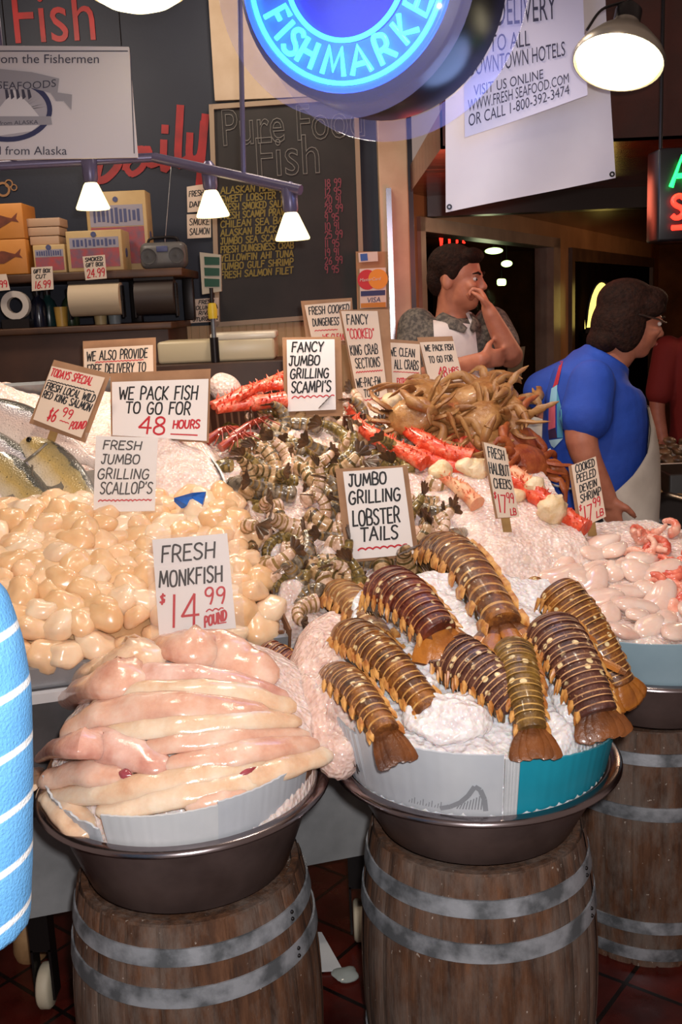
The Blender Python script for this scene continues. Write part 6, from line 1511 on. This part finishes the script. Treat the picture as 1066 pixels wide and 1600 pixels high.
def patch(objs, px_quad, name, mt, root, nu=14, nv=14, off=.006, Yfall=4.0, th=.004):
    "cloth patch laid over the body: quad corners in picture order TL,TR,BR,BL, dropped on the surface"
    f = onmesh(objs); q = [V(p + (0,)) for p in px_quad]; pts = {}
    for j in range(nv + 1):
        for i in range(nu + 1):
            p = q[0].lerp(q[1], i / nu).lerp(q[3].lerp(q[2], i / nu), j / nv); h = f(p.x, p.y, off); pts[i, j] = h
    known = [(k, v) for k, v in pts.items() if v is not None]
    for k in pts:
        if pts[k] is None:
            kk = min(known, key=lambda z: (z[0][0] - k[0]) ** 2 + (z[0][1] - k[1]) ** 2); p = q[0].lerp(q[1], k[0] / nu).lerp(q[3].lerp(q[2], k[0] / nu), k[1] / nv); pts[k] = at(p.x, p.y, kk[1].y + .01)
    g = MB(); g.grid(lambda a, b: pts[round(a * nu), round(b * nv)], nu, nv); vv = V((0, th, 0)); g.grid(lambda a, b: pts[round(a * nu), round(b * nv)] + vv, nu, nv, True)
    return g.build(name, mt, root)

# ---- man behind the crabs, hand at his mouth
PZ = .28; YM = 3.98
root = thing('person', 'man in a mottled grey shirt and white apron holding one hand to his mouth', 'person', (at(705, 560, YM).x, YM, PZ))
fr = V((.38, -.92, 0)).normalized(); sdv = V((-fr.y, fr.x, 0))
C_ = lambda px, py, Y=YM: at(px, py, Y)
hipz = PZ + .80
secs = [(C_(706, 505), .125, .095), (C_(704, 525), .175, .115), (C_(705, 560), .165, .12), (C_(706, 610), .155, .12)]
pc = C_(706, 610); secs += [(V((pc.x, YM, 1.22)), .15, .115), (V((pc.x, YM, hipz)), .165, .125), (V((pc.x, YM, hipz - .08)), .15, .115)]
sL, sR = C_(652, 512, YM - .0), C_(768, 508, YM + .03)
eL, wL = C_(644, 588, YM - .10), C_(752, 562, YM - .27); eR, wR = C_(798, 556, YM - .14), C_(765, 488, YM - .21)
hc = C_(716, 436, YM - .03); RH = M.Identity(3); fd = V((.86, -.46, -.10)).normalized(); hx = fd.cross(V((0, 0, 1))).normalized(); RH = M((hx, fd, hx.cross(fd))).transposed(); HS = 1.02
b = MB(); torso(b, [(c, a - .02, d - .02) for c, a, d in secs], fr)
b.tube([C_(706, 512), C_(707, 488), hc - V((0, 0, .03)) - fd * .015], [.072, .062, .060], 16); head_mb(b, hc, RH, HS)
limb(b, [sL, eL, wL], [.052, .047, .040, .037, .028]); limb(b, [sR, eR, wR], [.055, .050, .048, .040, .028])
hd = (C_(748, 450, YM - .17) - wR); hand_mb(b, wR, hd.normalized(), V((-.75, .1, -.1)), .92, 1.15, 1)
hand_mb(b, wL, (C_(790, 558, YM - .22) - wL), V((0, .8, .1)), .92, .5, 1)
hips = [V((pc.x - .085, YM, hipz - .04)), V((pc.x + .085, YM, hipz - .04))]; legs(b, hips, PZ, (.08, .06, .055, .04))
for h in hips: b.ell((h.x, h.y - .05, PZ + .045), (.045, .12, .045), n=14, m=10)
body = finish(b, 'body', M_SKIN, root, .0065, 6)
M_MOTTLE = mat('mottled_shirt', '#6c6258', .8, col2='#443e3a', scale=70, det=3, lo=.42, hi=.58)
b = MB(); torso(b, secs[:6], fr, .004); limb(b, [sL, sL.lerp(eL, .5), sL.lerp(eL, .86)], [.078, .075, .072]); limb(b, [sR, sR.lerp(eR, .35), sR.lerp(eR, .62)], [.074, .070, .066])
b.tube([C_(706, 508), C_(706, 497)], [.098, .078], 20)
shirt = finish(b, 'shirt', M_MOTTLE, root, .009, 8)
b = MB()
for s in (-1, 1): b.tube([C_(706, 492) + fr * .03 + sdv * .07 * s, C_(706, 505) + fr * .105 + sdv * .05 * s, C_(706, 516) + fr * .13 + sdv * .012 * s], [(.022, .006), (.026, .007), (.012, .005)], 10, up=fr)
b.build('collar', M_MOTTLE, root)
b = MB(); torso(b, [(V((pc.x, YM, 1.16)), .158, .125), (V((pc.x, YM, hipz)), .17, .13), (V((pc.x, YM, hipz - .1)), .16, .12)], fr); legs(b, hips, PZ + .02, (.085, .068, .062, .05), .014); finish(b, 'trousers', mat('dark_trousers', '#1c1e28', .8), root, .011, 6)
hb = MB(); e = lambda p, r: hb.ell(hc + RH @ (V(p) * HS), [q * HS for q in r], RH, n=20, m=14)
e((0, -.026, .050), (.084, .096, .078)); e((0, -.070, .0), (.070, .050, .070)); e((0, .050, .086), (.058, .040, .030))
for sd in (-1, 1): e((sd * .070, -.005, .030), (.013, .030, .040))
o = finish(hb, 'hair', M_HAIRD, root, .007, 4); face_parts(root, hc, RH, HS)
M_APR = mat('white_apron', '#d8ccc8', .6, col2='#c8bab6', scale=9, bump=.15, bscale=18)
patch([shirt], [(677, 500), (742, 507), (748, 560), (680, 556)], 'apron_bib', M_APR, root, off=.010)
b = MB(); torso(b, [(C_(707, 556), .172, .130), (C_(706, 590), .172, .134), (V((pc.x, YM, 1.22)), .176, .142), (V((pc.x, YM, hipz - .25)), .20, .155)], fr); b.build('apron_skirt', M_APR, root)
for x0, x1 in (((676, 470), (678, 502)), ((732, 488), (741, 508))):
    f_ = onmesh([shirt, body]); a_, b_ = f_(*x0, .012), f_(*x1, .012)
    if a_ and b_: MB().tube([a_, b_], [(.014, .003)] * 2, 8, up=fr).build('apron_strap', M_APR, root)

# ---- woman in the blue shirt, bending to the right
YW = 3.45; W_ = lambda px, py, dy=0: at(px, py, YW + dy)
root = thing('person', 'woman with dark hair in a blue t-shirt and white apron turning to the right', 'person', (W_(930, 780).x, YW, PZ))
fw_ = V((1, .12, 0)).normalized(); side = V((0, 1, 0))
# sections: picture half width is the front-back extent, depth is the shoulder width
S_ = [(560, 936, 974, .07), (575, 893, 990, .13), (592, 868, 996, .165), (620, 857, 1002, .185), (660, 852, 1008, .185), (705, 850, 1006, .18), (750, 850, 1000, .175), (800, 852, 992, .175), (850, 852, 985, .175)]
u_ = YW / FPX; px2 = lambda d: d * .5 * (W_(901, 700) - W_(900, 700)).length
def wsec(k=0, lo=0, hi=9): return [(W_((a + b_) / 2, y), dpt + k, px2(b_ - a) + k) for (y, a, b_, dpt) in S_[lo:hi]]
hcW = W_(987, 499, -.0); fdW = V((.96, .10, -.27)).normalized(); hxW = fdW.cross(V((0, 0, 1))).normalized(); RW_ = M((hxW, fdW, hxW.cross(fdW))).transposed(); HW = 1.06
shN, elN, wrN = W_(925, 598, -.17), W_(909, 688, -.21), W_(950, 778, -.20)
shF, elF, wrF = W_(905, 590, .16), W_(848, 612, .20), W_(862, 672, .16)
base = wsec(0)[-1][0]; hz = PZ + .74
b = MB(); torso(b, [(c, a - .02, d - .02) for c, a, d in wsec()] + [(V((base.x, YW, hz)), .165, .14), (V((base.x, YW, hz - .08)), .15, .12)], fw_)
b.tube([W_(940, 572), W_(966, 548), hcW - RW_ @ V((0, .02, .05))], [.075, .062, .058], 16); head_mb(b, hcW, RW_, HW)
limb(b, [shN, elN, wrN], [.062, .058, .052, .042, .030]); limb(b, [shF, elF, wrF], [.06, .055, .045, .038, .028])
hand_mb(b, wrN, (W_(960, 830, -.19) - wrN), V((.6, .7, 0)), 1.0, .35, 1, .2); hand_mb(b, wrF, (W_(872, 700, .13) - wrF), V((.5, -.6, 0)), .95, .6, -1)
hipsW = [V((base.x, YW - .09, hz - .04)), V((base.x, YW + .09, hz - .04))]; legs(b, hipsW, PZ, (.085, .062, .056, .042))
for h in hipsW: b.ell((h.x + .05, h.y, PZ + .045), (.12, .045, .045), n=14, m=10)
bodyW = finish(b, 'body', M_SKIN2, root, .0065, 6)
M_TEE = mat('royal_blue_cotton', '#1f4ab0', .75, col2='#1a3f9c', scale=6, bump=.25, bscale=9, bdist=.03)
b = MB(); torso(b, wsec(.004), fw_); b.tube([W_(940, 572), W_(950, 556)], [.10, .085], 18)
limb(b, [shN, shN.lerp(elN, .35), shN.lerp(elN, .58)], [.076, .080, .086]); limb(b, [shF, shF.lerp(elF, .5), shF.lerp(elF, .98)], [.085, .08, .075])
shirtW = finish(b, 't_shirt', M_TEE, root, .009, 8)
b = MB(); torso(b, [(wsec()[-1][0], .17, .14), (V((base.x, YW, hz)), .172, .148), (V((base.x, YW, hz - .1)), .16, .13)], fw_); legs(b, hipsW, PZ + .02, (.09, .07, .064, .05), .014); finish(b, 'trousers', mat('dark_trousers', '#1c1e28'), root, .011, 6)
hb = MB(); e = lambda p, r: hb.ell(hcW + RW_ @ (V(p) * HW), [q * HW for q in r], RW_, n=20, m=14)
e((0, -.024, .042), (.090, .100, .080)); e((0, -.068, -.02), (.080, .054, .085)); e((0, .040, .078), (.074, .052, .036)); e((0, .072, .050), (.050, .022, .022)); e((0, -.075, -.085), (.075, .045, .045))
for sd in (-1, 1): e((sd * .078, -.030, -.030), (.022, .052, .080)); e((sd * .074, .025, .045), (.020, .040, .034))
finish(hb, 'hair', M_HAIRD, root, .007, 4); face_parts(root, hcW, RW_, HW)
# glasses arm over the ear
MB().tube([hcW + RW_ @ (V(p) * HW) for p in ((.098, -.02, .012), (.088, .05, .012), (.06, .088, .010))], .003, 6).build('spectacle_arm', mat('spectacle_metal', '#b0a8a0', .3, metal=1), root)
# apron wrapping the front, wider toward the hem
M_APW = mat('white_apron_cloth', '#cfc6ba', .6, col2='#bcb2a6', scale=7, bump=.2, bscale=12)
AP = [(636, 852, 1008, 28), (668, 851, 1018, 38), (700, 850, 1024, 52), (730, 850, 1026, 72), (765, 850, 1027, 100), (800, 850, 1026, 118), (860, 850, 1026, 128), (930, 848, 1028, 132)]
def apf(a, b_, off=0):
    q = b_ * (len(AP) - 1); i = min(int(q), len(AP) - 2); t_ = q - i
    y, l, r, an = [AP[i][k] + (AP[i + 1][k] - AP[i][k]) * t_ for k in range(4)]
    c = W_((l + r) / 2, y); rx = px2(r - l) + .004 + off; ry = .190 + .006 + off; th = math.radians(-an + 2 * an * a)
    fold = 1 + .02 * math.sin(a * 16 + b_ * 4) * b_
    return c + V((math.cos(th) * rx * fold, math.sin(th) * ry * fold, 0))
g = MB(); g.grid(lambda a, b_: apf(a, b_), 40, 28); g.grid(lambda a, b_: apf(a, b_, -.004), 40, 28, True); g.build('apron', M_APW, root)
f_ = onmesh([shirtW]); tie = [f_(x, y, .006) for x, y in ((853, 753), (866, 758), (880, 762), (893, 764))]; tie = [p for p in tie if p]
if len(tie) > 1: MB().tube(tie, .004, 6).build('apron_tie', M_APW, root)
# printed picture on the back of the shirt
for (poly_, nm, mt) in (([(876, 564), (880, 564), (872, 600), (864, 606)], 'red_print', mat('print_red', '#b8283c', .7)), ([(862, 607), (871, 601), (870, 630), (858, 636)], 'sky_print', mat('print_pale_blue', '#8cc0d8', .7)), ([(858, 637), (868, 631), (868, 668), (857, 672)], 'pink_print', mat('print_pink', '#c85a68', .7)),
                        ([(857, 673), (868, 669), (871, 684), (858, 686)], 'dark_print', mat('print_dark', '#3a2040', .7)), ([(870, 606), (878, 640), (880, 684), (871, 684)], 'blue_green_print', mat('print_teal', '#4a90b0', .7)), ([(858, 688), (880, 685), (866, 700), (862, 697)], 'pale_tail_print', mat('print_pale', '#a8c8d4', .7))):
    patch([shirtW], poly_, nm, mt, root, 4, 6, .004, YW, .002)

# ---- person in red at the far right, cropped by the edge
YR = 5.2; root = thing('person', 'person in a dark red shirt at the right edge, mostly out of view', 'person', (at(1098, 600, YR).x, YR, 0))
cx = at(1098, 600, YR).x; b = MB()
ts = [(V((cx, YR, .88)), .16, .12), (V((cx, YR, 1.05)), .15, .115), (V((cx, YR, 1.25)), .17, .125), (V((cx, YR, 1.40)), .18, .11), (V((cx, YR, 1.47)), .10, .08)]
torso(b, [(c, a - .015, d - .015) for c, a, d in ts], (0, -1, 0)); b.cyl((cx, YR, 1.44), (cx, YR, 1.6), .058); hr = V((cx, YR, 1.66)); RR = rotz(PI * .9); head_mb(b, hr, RR, 1)
arms = []
for s in (-1, 1):
    p0, p1, p2 = V((cx + s * .18, YR, 1.40)), V((cx + s * .235, YR - .02, 1.14)), V((cx + s * .215, YR - .10, .90)); arms.append((p0, p1)); limb(b, [p0, p1, p2], [.052, .047, .04, .035, .027]); hand_mb(b, p2, (0, -.2, -1), (-s, 0, 0), .95, .35, s)
hp = [V((cx - .085, YR, .86)), V((cx + .085, YR, .86))]; legs(b, hp, 0, (.085, .062, .056, .042))
for h in hp: b.ell((h.x, h.y - .05, .045), (.045, .12, .045), n=14, m=10)
finish(b, 'body', M_SKIN2, root, .008, 6)
b = MB(); torso(b, ts, (0, -1, 0), .006)
for p0, p1 in arms: limb(b, [p0, p0.lerp(p1, .4), p0.lerp(p1, .8)], [.075, .072, .07])
finish(b, 'red_shirt', mat('dark_red_cotton', '#7a1c16', .8), root, .01, 8)
b = MB(); torso(b, [(V((cx, YR, .95)), .16, .125), (V((cx, YR, .8)), .165, .125)], (0, -1, 0)); legs(b, hp, .04, (.09, .07, .064, .05), .014); finish(b, 'trousers', mat('dark_trousers', '#1c1e28'), root, .011, 6)
hb = MB(); hb.ell(hr + V((0, .02, .035)), (.086, .10, .085), n=20, m=14); finish(hb, 'hair', M_HAIRB, root, .008, 4)

# ---- person in the striped blue shirt at the left edge
YB = 1.05; root = thing('person', 'person in a light blue shirt with thin white stripes cropped at the left edge', 'person', (-.64, YB + .05, 0))
m = mat('striped_terry', '#5fa4de', .9); t = NT(m); sx = t.n('ShaderNodeSeparateXYZ'); t.l(t.co(), sx.inputs[0])
ma = t.n('ShaderNodeMath', operation='MULTIPLY_ADD'); t.l(sx.outputs[0], ma.inputs[0]); ma.inputs[1].default_value = -.22; t.l(sx.outputs[2], ma.inputs[2])
fr_ = t.n('ShaderNodeMath', operation='MULTIPLY'); t.l(ma.outputs[0], fr_.inputs[0]); fr_.inputs[1].default_value = 1 / .064
fr2 = t.n('ShaderNodeMath', operation='FRACT'); t.l(fr_.outputs[0], fr2.inputs[0])
t.l(t.ramp(fr2.outputs[0], [(.0, '#5fa4de'), (.44, '#68abe2'), (.47, '#f0f4f6'), (.57, '#f0f4f6'), (.60, '#5fa4de')]), t.b.inputs['Base Color']); t.bump(t.noise(260, 2), .5, .004); M_STR = m
def B_(px, py): return at(px, py, YB)
SL = [(950, -8), (975, 22), (1020, 35), (1080, 46), (1200, 49), (1350, 48), (1445, 44)]
cs_ = []
for y, xr in SL:
    c = B_(xr - 105, y); r_ = (B_(xr, y) - c).length; cs_.append((c, r_))
cxB = -.64; zt_ = cs_[0][0].z
arm = [cs_[0][0] + V((-.04, 0, -.03)), cs_[4][0], cs_[6][0] + V((-.05, .02, .0)), cs_[6][0] + V((-.13, .08, -.20))]
b = MB(); tsB = [(V((cxB, YB + .02, .84)), .16, .12), (V((cxB, YB + .02, 1.05)), .15, .11), (V((cxB, YB + .02, 1.25)), .165, .12), (V((cxB, YB + .02, zt_ - .05)), .17, .10), (V((cxB, YB + .02, zt_ + .02)), .09, .08)]
torso(b, tsB, (0, 1, 0)); b.cyl((cxB, YB + .02, zt_), (cxB, YB + .03, zt_ + .16), .056); hB = V((cxB, YB + .04, zt_ + .21)); head_mb(b, hB, M.Identity(3), 1)
limb(b, arm, [.05, .048, .044, .038, .028]); hand_mb(b, arm[-1], (0, .3, -1), (-1, 0, 0), .95, .35, -1)
armL = [V((cxB - .17, YB, zt_ - .05)), V((cxB - .23, YB, zt_ - .30)), V((cxB - .22, YB + .08, zt_ - .53))]; limb(b, armL, [.05, .048, .044, .038, .028]); hand_mb(b, armL[-1], (0, .3, -1), (1, 0, 0), .95, .35, 1)
hp = [V((cxB - .085, YB + .02, .82)), V((cxB + .085, YB + .02, .82))]; legs(b, hp, 0, (.085, .062, .056, .042), front=(0, 1, 0))
for h in hp: b.ell((h.x, h.y + .05, .045), (.045, .12, .045), n=14, m=10)
finish(b, 'body', M_SKIN, root, .008, 6)
b = MB(); torso(b, tsB, (0, 1, 0), .012); b.tube([c for c, r in cs_], [r for c, r in cs_], 28); limb(b, [V((cxB, YB + .02, zt_ - .05)), V((cxB + .12, YB + .01, zt_ - .045)), cs_[0][0] + V((-.01, 0, -.065))], [.09, .088, .072]); limb(b, [armL[0], armL[0].lerp(armL[1], .5), armL[1]], [.08, .078, .076])
finish(b, 'striped_shirt', M_STR, root, .008, 4)
b = MB(); torso(b, [(V((cxB, YB + .02, .92)), .165, .125), (V((cxB, YB + .02, .76)), .165, .125)], (0, 1, 0)); legs(b, hp, .04, (.09, .07, .064, .05), .014, front=(0, 1, 0)); finish(b, 'trousers', mat('dark_trousers', '#1c1e28'), root, .011, 6)
hb = MB(); hb.ell(hB + V((0, -.015, .035)), (.086, .10, .085), n=20, m=14); finish(hb, 'hair', M_HAIRB, root, .008, 4)
